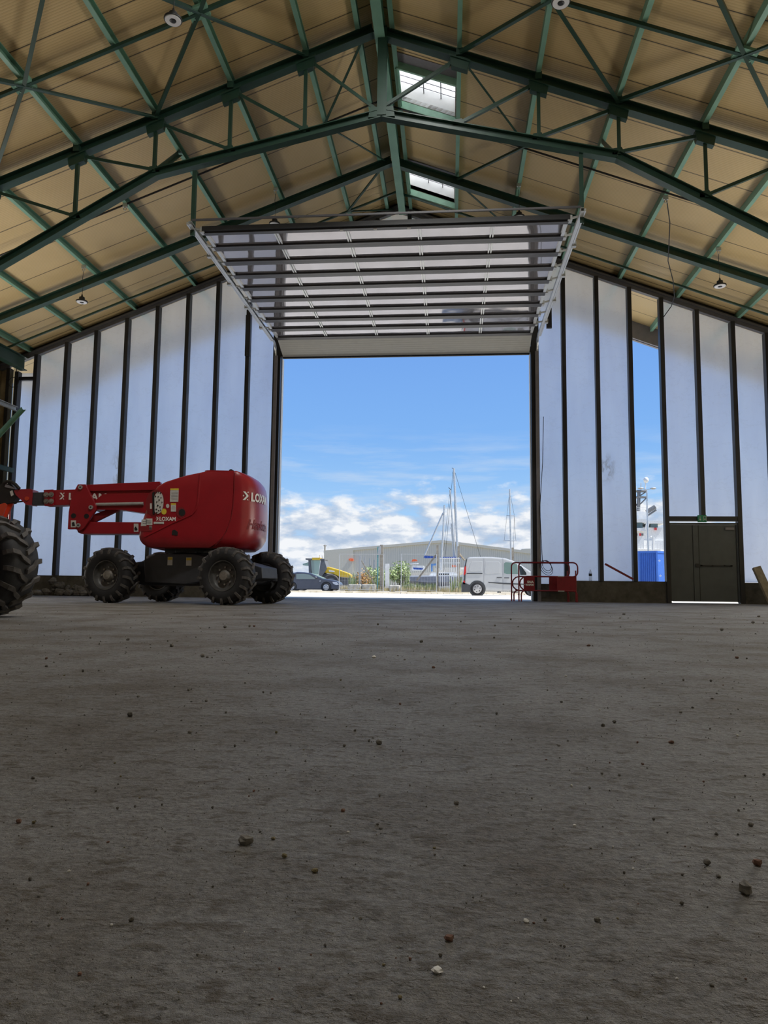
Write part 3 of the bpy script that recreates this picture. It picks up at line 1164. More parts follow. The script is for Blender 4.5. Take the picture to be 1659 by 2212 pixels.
PX = PURLIN_X
bars = []
for s in (1, -1):
    for k in (2, 4, 6):
        for j in (k - 1, k + 1):
            if abs(j) <= 6:
                bars.append((PX[k * s], 11.22, PX[j * s], 13.05, .065))
                bars.append((PX[k * s], 11.22, PX[j * s], 9.3, .065))
bracing(11.22, 'green diamond bracing under the roof before the big truss, with bolted nodes', bars, [PX[k] for k in (2, 4, 6, -2, -4, -6)])
x0 = XR - .15
bars = [(x0, 13.1, PX[1], 15.2, .04), (PX[1], 15.2, x0, 17.4, .04), (PX[-1], 13.1, PX[-2], 15.2, .04), (PX[-2], 15.2, PX[-1], 17.4, .05)]
bracing(15.2, 'thin green brace rods beside the ridge between big truss and rafter frame', bars, [], False)
bars = [(x0, 17.5, PX[1], 19.0, .045), (PX[1], 19.0, x0, 19.8, .045), (PX[-1], 17.5, PX[-2], 19.0, .045), (PX[-2], 19.0, PX[-1], 19.8, .045)]
bracing(19.0, 'thin dark green tie bar with braces along the roof closest to the gable', bars, [], True, .024)

# sagging dark conduit runs under the roof behind the big truss
for a, b, lab in (((-11.4, 15.2), (-1.5, 15.2), 'thin dark cable conduit under the roof on the boom lift side behind the big truss'), ((-1.45, 15.35), (8.6, 15.35), 'thin dark cable conduit under the roof on the double door side behind the big truss')):
    m = MB()
    m.tube([(a[0], a[1], zroof(a[0], -.03)), (b[0], b[1], zroof(b[0], -.03))], .022, 6)
    tag(m.build('conduit', 'steel_dark'), lab, 'conduit')

# ------------------------------------------------------------------ overhead sectional door, raised under the roof
DX0, DX1 = -4.66, 2.13
root = thing('sectional_door', 'raised overhead sectional door with dark ribs and clear panes above the doorway', 'door', (-1.27, 16.4, 6.9))
DB = Vector((-1.27, 16.4, 6.9))


def dpart(mb, name, mat, parent=None, **kw):
    mb.v = [p - DB for p in mb.v]
    return mb.build(name, mat, parent or root, **kw)


DY = [13.06 + .6655 * k for k in range(10)]
for k in range(9):
    y0, y1 = DY[k], DY[k + 1]
    f = MB()
    f.span((DX0, y0 - .005, 6.945), (DX1, y0 + .095, 6.99))
    f.span((DX0, y1 - .095, 6.945), (DX1, y1 - .008, 6.99))
    f.span((DX0, y0 - .005, 6.98), (DX1, y0 + .03, 7.05))
    sec = dpart(f, 'door_section', 'anodised')
    p = MB()
    p.span((DX0 + .05, y0 + .08, 6.985), (DX1 - .05, y1 - .08, 7.0))
    dpart(p, 'pane', 'acrylic', sec)
    st = MB()
    for j in range(1, 5):
        x = DX0 + (DX1 - DX0) * j / 5
        for dx in (-.024, .024):
            st.span((x + dx - .013, y0 + .09, 6.962), (x + dx + .013, y1 - .09, 6.985))
    for x in (DX0 + .03, DX1 - .03):
        st.span((x - .03, y0 + .09, 6.95), (x + .03, y1 - .09, 7.02))
    dpart(st, 'glazing_bars', 'aluminium', sec)
    br = MB()
    for x, s in ((DX0, -1), (DX1, 1)):
        br.span((x - .06 if s < 0 else x - .02, y0 - .05, 6.95), (x + .02 if s < 0 else x + .06, y0 + .08, 7.05))
        br.cyl((x + s * .05, y0 + .02, 7.02), (x + s * .18, y0 + .02, 7.05), .022, 8)
    dpart(br, 'roller_bracket', 'galvanised', sec)
f = MB()
f.span((DX0, DY[9] - .005, 6.945), (DX1, DY[9] + .09, 6.99))
dpart(f, 'door_rib', 'anodised')
f = MB()
f.span((DX0 - .02, 13.0, 6.97), (DX1 + .02, 13.054, 7.06))
dpart(f, 'rubber_seal', 'black')
# insulated bottom section, turning down to the opening
f = MB()
n = 9
ya, za, yb, zb = 19.09, 6.98, 19.82, 6.70
for k in range(n):
    t0, t1 = k / n, (k + 1) / n
    A = Vector((0, ya + (yb - ya) * t0 + .006, za + (zb - za) * t0))
    B_ = Vector((0, ya + (yb - ya) * t1 - .006, za + (zb - za) * t1))
    nrm = Vector((0, .358, .934))
    f.prism([(DX0, A.y, A.z), (DX0, B_.y, B_.z), (DX0, B_.y + nrm.y * .05, B_.z + nrm.z * .05), (DX0, A.y + nrm.y * .05, A.z + nrm.z * .05)], (DX1 - DX0, 0, 0))
f.prism([(DX0, ya, za + .005), (DX0, yb, zb + .005), (DX0, yb + .018, zb + .05), (DX0, ya + .018, za + .05)], (DX1 - DX0, 0, 0))
dpart(f, 'insulated_section', 'door_panel')
f = MB()
f.span((DX0, 19.80, 6.645), (DX1, 19.86, 6.69))
dpart(f, 'bottom_seal', 'black')
lg = MB()
for x in (-2.03, -1.40, -.77):
    lg.span((x - .035, 13.08, 6.938), (x + .035, 13.092, 6.945))
    for k in range(4):
        lg.span((x - .03 + k * .017, 13.10, 6.938), (x - .02 + k * .017, 13.115, 6.945))
dpart(lg, 'maker_mark', 'white')

# rails, hangers, spreader
for X, lab, s in ((-4.86, 'pale steel door rail on the boom lift side of the raised door', -1), (2.34, 'pale steel door rail on the double door side of the raised door', 1)):
    rt = thing('door_rail', lab, 'rail', (X, 16.4, 6.9), group='door rails')
    m = MB()
    m.beam((X, 12.85, 7.06), (X, 19.45, 7.06), .06, .07, prof='C', t=.008)
    m.beam((X + s * .05, 12.85, 7.05), (X + s * .05, 19.45, 7.05), .03, .05)
    pts = [(X, 19.45 + .36 * math.sin(a * PI / 12), 7.06 - .36 * (1 - math.cos(a * PI / 12))) for a in range(0, 7)]
    m.tube(pts, .032, 8)
    m.v = [p - Vector((X, 16.4, 6.9)) for p in m.v]
    m.build('horizontal_rail', 'aluminium', rt)
    m = MB()
    m.span((X - .035, 19.76, 0), (X + .035, 19.815, 6.72))
    m.span((X - s * .045 - .012, 19.74, 0), (X - s * .045 + .012, 19.80, 6.72))
    m.v = [p - Vector((X, 16.4, 6.9)) for p in m.v]
    m.build('upright_rail', 'grey_frame', rt)
    for y in (14.2, 15.6, 17.0, 18.4):
        m = MB()
        m.span((X + s * .03, y - .05, 7.0), (X + s * .11, y + .05, 7.10))
        m.v = [p - Vector((X, 16.4, 6.9)) for p in m.v]
        m.build('rail_clip', 'galvanised', rt)
    m = MB()
    m.beam((X - s * .02 + s * .05, 13.1, 6.92), (X + s * .03, 13.1, 8.22 if X < 0 else 8.3), .075, .075, up=(0, 1, 0), prof='L', t=.014)
    tag(m.build('rail_hanger', 'green'), 'dark green hanger post holding the door rail on the %s' % ('boom lift side' if X < 0 else 'double door side'), 'hanger', 'door rail hangers')
m = MB()
m.cyl((-4.86, 12.92, 7.13), (2.34, 12.92, 7.13), .010, 8)
m.span((-4.86, 12.93, 7.145), (2.34, 12.96, 7.175))
tag(m.build('spreader_bar', 'rail_grey'), 'thin metal spreader bar joining the near ends of the door rails', 'bar')
for X in (-5.66, 2.66):
    m = MB()
    m.span((X - .07, 19.72, 6.72 if X < 0 else 7.35), (X + .07, 19.8, 7.9))
    tag(m.build('wall_bracket', 'steel_dark'), 'dark flat bracket on the gable beside the door rail, %s' % ('behind the boom lift side rail' if X < 0 else 'behind the double door side rail'), 'bracket')

# ------------------------------------------------------------------ lamps
def lamp(x, y, zl, label, first=None):
    zt = zroof(x, -.02)
    rt = thing('high_bay_lamp', label, 'lamp', (x, y, zl), group='round hanging hall lamps')
    m = MB()
    m.span((-.05, -.02, zt - zl - .06), (.05, .02, zt - zl + .02))
    m.tube([(.03 * math.cos(a), 0, zt - zl - .10 + .04 * math.sin(a)) for a in [2 * PI * k / 10 for k in range(10)]], .007, 5, closed=True)
    m.build('hook', 'galvanised', rt)
    m = MB()
    m.tube([(0, 0, .20), (.012, 0, .2 + (zt - zl - .34) * .35), (-.01, 0, .2 + (zt - zl - .34) * .7), (0, 0, zt - zl - .13)], .006, 5)
    m.build('cord', 'black', rt)
    m = MB()
    m.lathe((0, 0, 0), (0, 0, 1), [(.135, 0), (.14, .012), (.135, .03), (.07, .055), (.065, .12), (.03, .13), (.012, .2)], 24)
    m.build('housing', 'black', rt, smooth=True)
    m = MB()
    m.lathe((0, 0, -.012), (0, 0, 1), [(.048, .006), (.055, 0), (.118, 0), (.125, .014)], 24, cap=False)
    m.build('lens', 'lens', rt, smooth=True)
    m = MB()
    m.lathe((0, 0, -.02), (0, 0, 1), [(.030, 0), (.046, .006), (.05, .02)], 20)
    m.build('driver', 'black', rt)
    return rt


lamp(-9.0, 16.8, 7.19, 'round hanging lamp low over the boom lift side, in front of the rafter frame')
lamp(-4.24, 16.8, 9.02, 'round hanging lamp partly hidden behind the raised door on the boom lift side')
lamp(1.60, 16.8, 8.99, 'round hanging lamp partly hidden behind the raised door by the rooflight side')
lamp(6.09, 16.8, 7.2, 'round hanging lamp low over the grey double door')
lamp(-4.25, 10.2, 8.93, 'round hanging lamp near the bolted bracing node on the boom lift side')
lamp(1.60, 10.2, 8.85, 'round hanging lamp at the top edge on the double door side')
for x, y, lab in ((PURLIN_X[4], 15.2, 'empty metal lamp hook on a purlin on the boom lift side'), (PURLIN_X[-4], 15.5, 'empty metal lamp hook on a purlin with a loose cable')):
    m = MB()
    zt = zroof(x, -.0)
    m.span((x - .05, y - .02, zt - .09), (x + .05, y + .02, zt))
    m.tube([(x + .03 * math.cos(a), y, zt - .13 + .04 * math.sin(a)) for a in [2 * PI * k / 10 for k in range(10)]], .009, 5, closed=True)
    tag(m.build('lamp_hook', 'galvanised'), lab, 'hook')
m = MB()
m.tube([at(1440, 431, 15.5), at(1447, 481, 16.2), at(1445, 530, 16.9), at(1443, 564, 17.5), at(1454, 607, 18.3), at(1457, 641, 19.0), at(1450, 662, 19.5), at(1434, 684, 19.75)], .012, 5)
tag(m.build('cable', 'black'), 'long loose thin cable hanging from an empty lamp hook to the gable', 'cable')

# ------------------------------------------------------------------ boom lift
PB, PA = at(479, 1243, 11.60), at(226, 1244, 12.05)
LTH = math.atan2(PB.y - PA.y, PB.x - PA.x)
UX = Vector((math.cos(LTH), math.sin(LTH), 0))
VX = Vector((-math.sin(LTH), math.cos(LTH), 0))       # away from the viewer
WB = (PB - PA).length
TRK = .76                                              # half track (tyre centre)
TW = .36                                               # tyre width
LC = (PA + PB) / 2 + VX * (TRK + TW / 2)
LC.z = 0
print('LIFT', math.degrees(LTH), WB, LC)


def uvz(px, py, v):                                    # photograph point -> (along, height) in the lift's own upright plane v
    d = ray(px, py)
    t = (v + (LC - EYE).dot(VX)) / d.dot(VX)
    P = EYE + d * t
    return ((P - LC).dot(UX), P.z)


def lp(px, py, v):
    u, z = uvz(px, py, v)
    return Vector((u, v, z))


lift = thing('boom_lift', 'red articulated boom lift with white lettering standing by the gable, turret in full view', 'boom lift', (LC.x, LC.y, 0), LTH)


def plate(pxs, v, th, off=0.0):
    """outline surveyed in the plane v, th thick away from the viewer"""
    return MB().prism([lp(x, y, v) for x, y in pxs], (0, th, 0))


# wheels
WR = .470


def tyre_mb(lugs=True):
    m = MB()
    hw = TW / 2
    m.lathe((0, 0, 0), (0, 1, 0), [(.245, -hw + .03), (.27, -hw + .005), (.36, -hw - .012), (.42, -hw + .012), (.443, -hw + .05), (.446, 0), (.443, hw - .05), (.42, hw - .012), (.36, hw + .012), (.27, hw - .005), (.245, hw - .03), (.235, 0)], 40, cap=False)
    o = len(m.v) - 12 * 40
    for i in range(40):
        j = (i + 1) % 40
        m.f.append((o + 11 * 40 + i, o + 11 * 40 + j, o + j, o + i))
    return m


def lug_mb():
    m = MB()
    hw = TW / 2
    N = 17
    for s in (-1, 1):
        for k in range(N):
            a0 = 2 * PI * (k + (0.5 if s > 0 else 0)) / N
            w_ = .115

            def P(ax, ph, r):
                return Vector((math.cos(ph) * r, ax * s, math.sin(ph) * r))
            st = []
            for (ax, sk, r0, r1) in ((-.012, .0, .435, WR), (.07, .10, .435, WR), (.10, .19, .435, WR - .002), (hw - .01, .23, .43, WR - .012), (hw + .012, .24, .36, .405)):
                st.append([P(ax, a0 + sk, r0), P(ax, a0 + sk + w_, r0), P(ax, a0 + sk + w_ * .9, r1), P(ax, a0 + sk + w_ * .1, r1)])
            m.loft(st)
    return m


def wheel(parent, pos, out, yaw=0.0, label=None):
    """out = -1: hub faces the viewer"""
    M = Matrix.Translation(Vector(pos)) @ Matrix.Rotation(yaw, 4, 'Z')
    t = tyre_mb()
    t.xf(lambda p: M @ p)
    ty = t.build('wheel', 'rubber', parent, smooth=True)
    l_ = lug_mb()
    l_.xf(lambda p: M @ p)
    l_.build('tread', 'rubber_worn', ty)
    r_ = MB()
    o = out
    r_.lathe((0, 0, 0), (0, o, 0), [(.25, .165), (.235, .16), (.225, .10), (.205, .07), (.16, .055), (.10, .06)], 32, cap='end')
    r_.lathe((0, 0, 0), (0, -o, 0), [(.25, .165), (.235, .16), (.225, .05), (.1, .0)], 32, cap='end')
    r_.xf(lambda p: M @ p)
    rm = r_.build('rim', 'rim', ty, smooth=True)
    h = MB()
    h.lathe((0, 0, 0), (0, o, 0), [(.105, .05), (.105, .075), (.085, .10), (.07, .135), (.03, .142)], 20)
    for k in range(8):
        a = 2 * PI * k / 8
        c = Vector((.135 * math.cos(a), o * .05, .135 * math.sin(a)))
        h.cyl(c, c + Vector((0, o * .035, 0)), .016, 6)
    h.xf(lambda p: M @ p)
    h.build('hub', 'hub', ty, smooth=True)
    return ty


hb = WB / 2
for (sx, sy, yw) in ((1, -1, 0.0), (-1, -1, 0.0), (1, 1, 0.0), (-1, 1, 0.0)):
    wheel(lift, (sx * hb, sy * TRK, .468), sy, yw)

# chassis
m = MB()
zt, zb = .80, .34
m.prism([(-hb - .35, -.30, .42), (-hb - .30, -.30, .66), (-hb + .45, -.30, .74), (-.25, -.30, .86), (.35, -.30, .86), (hb - .1, -.30, .74), (hb + .38, -.30, .62), (hb + .40, -.30, .44), (hb - .35, -.30, .30), (-hb + .35, -.30, .30)], (0, .60, 0))
m.prism([(-hb + .50, -.52, .36), (-hb + .46, -.52, .74), (-.40, -.52, .84), (.30, -.52, .84), (hb - .50, -.52, .78), (hb - .50, -.52, .40), (.2, -.52, .33)], (0, 1.04, 0))
m.build('chassis', 'chassis', lift, bevel=.012)
for sx in (-1, 1):
    m = MB()
    m.span((sx * hb - .11, -.62, .38), (sx * hb + .11, .62, .56))
    m.cyl((sx * hb, -.66, .468), (sx * hb, .66, .468), .13, 16)
    m.span((sx * hb - .15, -.34, .52), (sx * hb + .15, .34, .66))
    if sx > 0:
        m.cyl((hb + .22, -.50, .46), (hb + .22, .50, .46), .02, 8)
        m.cyl((hb + .22, -.18, .46), (hb + .22, .22, .46), .04, 10)
        m.span((hb + .1, -.56, .40), (hb + .28, -.48, .52))
        m.span((hb + .1, .48, .40), (hb + .28, .56, .52))
    m.build('axle', 'chassis', lift)
m = MB()
m.lathe((.02, 0, .84), (0, 0, 1), [(.42, 0), (.44, .03), (.44, .09), (.40, .16)], 28)
m.span((-.30, -.42, .86), (.28, -.30, 1.02))
m.build('turntable', 'black', lift)
for (pa, pb) in (((362, 1203), (372, 1221)), ((402, 1204), (413, 1222))):
    m = MB()
    a, b = lp(pa[0], pa[1], -.53), lp(pb[0], pb[1], -.53)
    m.span((a.x, -.526, b.z), (b.x, -.522, a.z))
    s_ = m.build('sticker', 'sticker', lift)
    m = MB()
    m.span((a.x + .005, -.529, a.z - .05), (b.x - .005, -.526, a.z - .005))
    m.build('sticker_header', 'yellow_sticker', s_)

# the turret is swung a little off the line of the chassis
TTH = R(8.0)
UX = Vector((math.cos(TTH), math.sin(TTH), 0))
VX = Vector((-math.sin(TTH), math.cos(TTH), 0))
CHASSIS_PARTS = ('wheel', 'chassis', 'axle', 'turntable')
_own = {c.name for c in bpy.data.objects if c.parent == lift}
# turret -------------------------------------------------------------
V0 = -.86                                              # near face of the hood
fr = [uvz(x, y, V0) for x, y in ((312, 1181), (300, 1170), (297, 1158), (299, 1142), (307, 1118), (318, 1088), (329, 1062), (338, 1049), (346, 1043), (370, 1035), (396, 1027), (424, 1021), (440, 1020))]
re_ = [(uvz(x, y, -.3)[0], uvz(x, y, V0 + .05)[1]) for x, y in ((520, 1190), (540, 1186), (556, 1177), (566, 1163), (570, 1140), (571, 1110), (571, 1080), (570, 1055), (567, 1040), (558, 1029), (545, 1022), (525, 1018))]
ZB, ZT = fr[0][1], re_[-1][1]


def interp(tab, z):
    tab = sorted(tab, key=lambda q: q[1])
    if z <= tab[0][1]:
        return tab[0][0]
    for a, b in zip(tab, tab[1:]):
        if a[1] <= z <= b[1]:
            t = (z - a[1]) / max(1e-6, b[1] - a[1])
            return a[0] + (b[0] - a[0]) * t
    return tab[-1][0]


USEAM = uvz(508, 1060, V0)[0]


def rear_plan(z, n=22, grow=0.0):
    """half-round rear outline from the near side round to the far side"""
    ur = interp(re_, z) + grow
    us = USEAM
    k = min(1.0, max(0.0, (z - ZB) / .16))
    k2 = min(1.0, max(0.0, (ZT + .03 - z) / .10))
    w_ = (abs(V0) + grow) * (1 - .10 * (1 - k) ** 2 - .06 * (1 - k2) ** 2)
    out = []
    for i in range(n + 1):
        a = -PI / 2 + PI * i / n
        c, s = math.cos(a), math.sin(a)
        e = 2 / 2.5
        out.append((us + (ur - us) * abs(c) ** e, w_ * (1 if s > 0 else -1) * abs(s) ** e))
    return out


SEAM = [uvz(x, y, V0) for x, y in ((430, 1192), (452, 1183), (468, 1173), (480, 1160), (490, 1145), (498, 1120), (502, 1090), (504, 1060), (505, 1018))]


def front_plan(z, grow=0.0):
    uf = interp(fr, z)
    k = min(1.0, max(0.0, (z - ZB) / .16))
    w_ = (abs(V0) + grow) * (1 - .10 * (1 - k) ** 2)
    rr = .10
    out = []
    for i in range(7):
        a = PI / 2 * i / 6
        out.append((uf + rr - rr * math.sin(a), w_ - rr + rr * math.cos(a)))
    return out + [(u, -v) for u, v in out[::-1]]


zl = [ZB + (ZT - ZB) * t for t in (0, .02, .05, .09, .14, .2, .3, .4, .5, .6, .7, .78, .84, .89, .93, .965, .985, 1.0)]
rings = []
for z in zl:
    sm = interp(SEAM, z)
    rings.append([Vector((u, v, z)) for u, v in front_plan(z) + [(sm, -abs(V0) * .995), (sm, abs(V0) * .995)]])
# order: far front corner ... near front corner, near seam, far seam
m = MB().loft(rings)
hood = m.build('turret_hood', 'red', lift, smooth=True)
rings = []
for z in zl:
    sm = max(interp(SEAM, z), interp(SEAM, z))
    rp = rear_plan(z, grow=.008)
    sm2 = min(sm, rp[0][0] - .02) if sm > rp[0][0] else sm
    ring = [Vector((sm + .008, rp[0][1], z))] + [Vector((max(u, sm + .012), v, z)) for u, v in rp] + [Vector((sm + .008, rp[-1][1], z))]
    rings.append(ring)
m = MB().loft(rings)
cw = m.build('counterweight', 'red', lift, smooth=True)
# hood lid step, beacon, top notch
m = MB()
m.prism([lp(x, y, V0 + .02) for x, y in ((458, 1030), (462, 1023), (500, 1020), (504, 1030))], (0, 1.4, 0))
m.build('hood_lid', 'red', lift)
m = MB()
m.prism([lp(x, y, -.35) for x, y in ((493, 1021), (495, 1015), (499, 1013), (506, 1017), (507, 1022))], (0, .15, 0))
m.build('rear_beacon', 'black', lift)


def groove(pxs, name, mat, r, v=V0):
    mm = MB()
    mm.tube([lp(x, y, v) for x, y in pxs], r, 6)
    return mm.build(name, mat, hood, smooth=True)


groove([(312, 1160), (340, 1146), (372, 1130), (400, 1118), (415, 1111), (424, 1100), (428, 1080), (430, 1050), (432, 1024)], 'raised_crease', 'red', .016)
groove([(507, 1022), (507, 1060), (504, 1092), (499, 1120), (490, 1147), (479, 1164), (465, 1178)], 'cover_seam', 'red_dark', .007, V0 - .004)


def oval(cx, cy, rx, ry, v, th, n=20, tilt=0.0):
    P = []
    for k in range(n):
        a = 2 * PI * k / n
        x, y = rx * math.cos(a), ry * math.sin(a)
        P.append((cx + x * math.cos(tilt) - y * math.sin(tilt), cy + x * math.sin(tilt) + y * math.cos(tilt)))
    return MB().prism([lp(x, y, v) for x, y in P], (0, th, 0))


rec = oval(335, 1086, 20, 29, V0 - .006, .01, tilt=.22).build('control_recess_shade', 'red_dark', hood)  # proud dark disc, the recess's shade is put into its colour
m = oval(342, 1086, 11, 24, V0 - .016, .011, tilt=.06)
cp = m.build('control_panel', 'sticker', rec)
m = plate([(329, 1064), (333, 1062), (334, 1110), (330, 1111)], V0 - .022, .016)
m.build('panel_flange', 'black', rec)
m = MB()
rnd = random.Random(3)
for (x, y) in [(335, 1064), (339, 1063), (343, 1063), (347, 1065), (336, 1072), (342, 1073), (348, 1075), (344, 1080), (339, 1084), (350, 1085), (341, 1092), (346, 1095), (338, 1100), (343, 1103), (339, 1107), (347, 1102)]:
    c = lp(x, y, V0 - .016)
    r_ = rnd.uniform(.008, .013)
    m.cyl(c, c + Vector((0, -.012, 0)), r_, 8)
m.build('control_switches', 'black', rec)


def stick(x0, y0, x1, y1, mat='sticker', head=None, v=V0, lines=0, sk=0):
    mm = plate([(x0 + sk, y0), (x1 + sk, y0), (x1, y1), (x0, y1)], v - .007, .006)
    s1 = mm.build('sticker', mat, hood)
    if head:
        mm = plate([(x0 + sk, y0), (x1 + sk, y0), (x1 + sk, y0 + head), (x0 + sk, y0 + head)], v - .010, .003)
        mm.build('sticker_header', 'yellow_sticker', s1)
    if lines:
        mm = MB()
        for k in range(lines):
            y = y0 + 4 + (head or 0) + (y1 - y0 - 6 - (head or 0)) * k / lines
            q = plate([(x0 + 2 + sk, y), (x1 - 2 + sk, y), (x1 - 2 + sk, y + .8), (x0 + 2 + sk, y + .8)], v - .010, .003)
            mm.add(q.v, q.f)
        mm.build('sticker_print', 'grey_frame', s1)
    return s1


stick(367, 1055, 385, 1084, head=3.5, lines=6, sk=1)
stick(369, 1087, 380, 1105, head=3.5, lines=2)
oval(354, 1105, 5.5, 6.5, V0 - .007, .006).build('round_sticker', 'yellow_sticker', hood)
oval(362, 1093, 3.5, 4.5, V0 - .007, .006).build('round_sticker', 'sticker', hood)
stick(304, 1122, 316, 1136, lines=2, sk=2)
stick(315, 1120, 329, 1134, lines=3)
stick(303, 1137, 328, 1148, mat='red_dark')
stick(322, 1136, 328, 1144)
stick(332, 1127, 354, 1132, lines=1)
stick(324, 1087, 328, 1099)
oval(391, 1107, 10, 12, V0 - .006, .008).build('filler_cup', 'red_dark', hood)
oval(393, 1107, 7, 7.5, V0 - .012, .008).build('filler_hole', 'black', hood)
plate([(372, 1146), (377, 1144), (384, 1149), (383, 1157), (371, 1155)], V0 - .008, .01).build('tie_down_hole', 'black', hood)


def chevron(mb, fn, h):
    t = .2 * h
    for P in (((0, h), (.28 * h, h), (.72 * h, .5 * h), (.28 * h, 0), (0, 0), (.44 * h, .5 * h)),
              ((.56 * h, h), (.72 * h, h), (.62 * h, .84 * h), (.5 * h, .9 * h)),
              ((.56 * h, 0), (.72 * h, 0), (.62 * h, .16 * h), (.5 * h, .1 * h)),
              ((.04 * h, .62 * h), (.16 * h, .5 * h), (.04 * h, .38 * h), (.0, .5 * h))):
        mb.add([fn(x, y) for x, y in P], [tuple(range(len(P)))])


# lettering on the hood
a = lp(337, 1124.5, V0)
m = MB()
fn = lambda x, y: Vector((a.x + x, V0 - .010, a.z + y))
chevron(m, fn, .062)
fn2 = lambda x, y: Vector((a.x + .055 + x, V0 - .010, a.z + y))
text_on(m, 'LOXAM', .088, fn2, .003, width=.265)
m.build('lettering', 'white', hood)
# lettering wrapped on the counterweight


def wrap(s, z, lift_=.012):
    rp = rear_plan(z, 60, grow=.008 + lift_)
    sm = interp(SEAM, z)
    P = [Vector((sm - .3, rp[0][1], z))] + [Vector((u, v, z)) for u, v in rp]
    d = s + (.3)
    for A, B_ in zip(P, P[1:]):
        l_ = (B_ - A).length
        if d <= l_:
            return A + (B_ - A) * (d / l_)
        d -= l_
    return P[-1]


zc0 = uvz(527, 1080, V0)[1]
s0 = uvz(525, 1070, V0)[0] - interp(SEAM, zc0 + .07)
m = MB()
chevron(m, lambda x, y: wrap(s0 + x, zc0 + y), .145)
vs2, fs2 = text_mesh('LOXAM', .20, .007)
w0 = max(v.x for v in vs2)
m.add([wrap(s0 + .15 + v.x * .66 / w0, zc0 - .004 + v.y) for v in vs2], fs2)
m.build('lettering', 'white', cw)
m = MB()
zc1 = uvz(540, 1141, V0)[1]
s1 = uvz(536, 1130, V0)[0] - interp(SEAM, zc1 + .07)
vs2, fs2 = text_mesh('Haulotte', .22, .006)
w0 = max(v.x for v in vs2)
m.add([wrap(s1 + v.x * .80 / w0, zc1 + v.y, .006) for v in vs2], fs2)
m.build('shaded_lettering', 'red_dark', cw)  # darker red puts the shade of the relief into the letters

# boom -----------------------------------------------------------------
VB = -.34                                             # near face of the boom cheek plate


def bar(pxs, v, th, name, mat='red', bevel=.008):
    return plate(pxs, v, th).build(name, mat, lift, bevel=bevel)


cheek = bar([(168, 1046), (185, 1046), (207, 1092), (207, 1102), (181, 1141), (172, 1147), (163, 1143), (146, 1143), (148, 1106), (155, 1070)], VB, .07, 'cheek_plate')
bar([(168, 1046), (185, 1046), (207, 1092), (207, 1102), (181, 1141), (172, 1147), (163, 1143), (146, 1143), (148, 1106), (155, 1070)], VB + .50, .07, 'cheek_plate')
m = MB()
for (x, y, r_) in ((174.5, 1053, .036), (197, 1096, .036), (170, 1135, .036)):
    c = lp(x, y, VB)
    m.cyl(c + Vector((0, -.03, 0)), c + Vector((0, .6, 0)), r_, 14)
m.build('pivot_pins', 'galvanised', lift)
m = MB()
for (x, y) in ((174.5, 1053), (197, 1096), (170, 1135)):
    c = lp(x, y, VB)
    m.cyl(c + Vector((0, -.036, 0)), c + Vector((0, -.02, 0)), .014, 8)
for (x, y) in ((159, 1114), (187, 1115)):
    c = lp(x, y, VB)
    m.cyl(c + Vector((0, -.006, 0)), c + Vector((0, .0, 0)), .042, 14)
m.build('cheek_holes', 'black', cheek)
plate([(153, 1124), (164, 1124), (164, 1139), (153, 1139)], VB - .006, .006).build('sticker', 'sticker', cheek)
plate([(155, 1129), (160, 1127), (162, 1136), (156, 1137)], VB - .009, .003).build('sticker_print', 'black', cheek)
# link arms between the cheek plates and the turret
bar([(180, 1049), (186, 1047), (345, 1040), (352, 1058), (200, 1061), (190, 1060)], VB + .09, .14, 'link_arm')
bar([(206, 1080), (222, 1067), (335, 1066), (335, 1112), (300, 1107), (262, 1101), (205, 1101)], VB + .12, .30, 'link_arm')
bar([(166, 1144), (172, 1130), (185, 1127), (305, 1128), (305, 1153), (175, 1153), (168, 1150)], VB + .08, .36, 'lower_arm')
bar([(180, 1128), (186, 1124), (205, 1110), (230, 1101), (262, 1100), (240, 1110), (205, 1127)], VB + .20, .10, 'tilt_cylinder', 'red_dark')
m = MB()
a_, b_ = lp(204, 1090, VB + .10), lp(310, 1088, VB + .10)
m.cyl(a_, b_, .03, 12)
m.build('tilt_rod', 'galvanised', lift)
plate([(289, 1131), (299, 1131), (299, 1149), (289, 1149)], VB + .075, .006).build('sticker', 'sticker', lift)
plate([(290, 1141), (293, 1137), (297, 1143), (296, 1146), (291, 1146)], VB + .071, .004).build('sticker_print', 'black', lift)
# telescopic boom running behind the cheek plate
tele = bar([(95, 1059), (330, 1052), (330, 1086), (95, 1092)], VB + .13, .26, 'telescopic_boom')
plate([(207, 1060), (232, 1060), (222, 1070), (208, 1084)], VB + .128, .004).build('boom_painted_shade', 'red_dark', lift)  # thin dark sheet painting the shade on the boom beside the cheek plate
a = lp(128, 1078.5, VB + .12)
sgn = lp(228, 1078, VB + .12)
m = MB()
fn = lambda x, y: Vector((a.x + x, VB + .124, a.z + y))
chevron(m, fn, .115)
fn2 = lambda x, y: Vector((a.x + .15 + x, VB + .124, a.z + y))
text_on(m, 'LOXAM', .162, fn2, .005, width=.64)
m.build('lettering', 'white', tele)
rp_ = bar([(94, 1058), (115, 1057), (116, 1092), (112, 1094), (96, 1093)], VB + .10, .03, 'roller_plate')
m = MB()
for (x, y) in ((100, 1069), (111, 1068.5), (100, 1083), (111, 1083)):
    c = lp(x, y, VB + .10)
    m.lathe(c, (0, -1, 0), [(.045, 0), (.045, .012), (.024, .014), (.024, .04)], 12)
m.build('plate_bolts', 'hub', rp_)
inner = bar([(66, 1064), (96, 1063), (96, 1090), (66, 1090)], VB + .16, .20, 'inner_boom', 'chassis')
bar([(30, 1060), (36, 1057), (66, 1056), (71, 1058), (68, 1091), (56, 1090), (34, 1069)], VB + .14, .24, 'boom_tip', bevel=0)
m = MB()
c = lp(58, 1077, VB + .13)
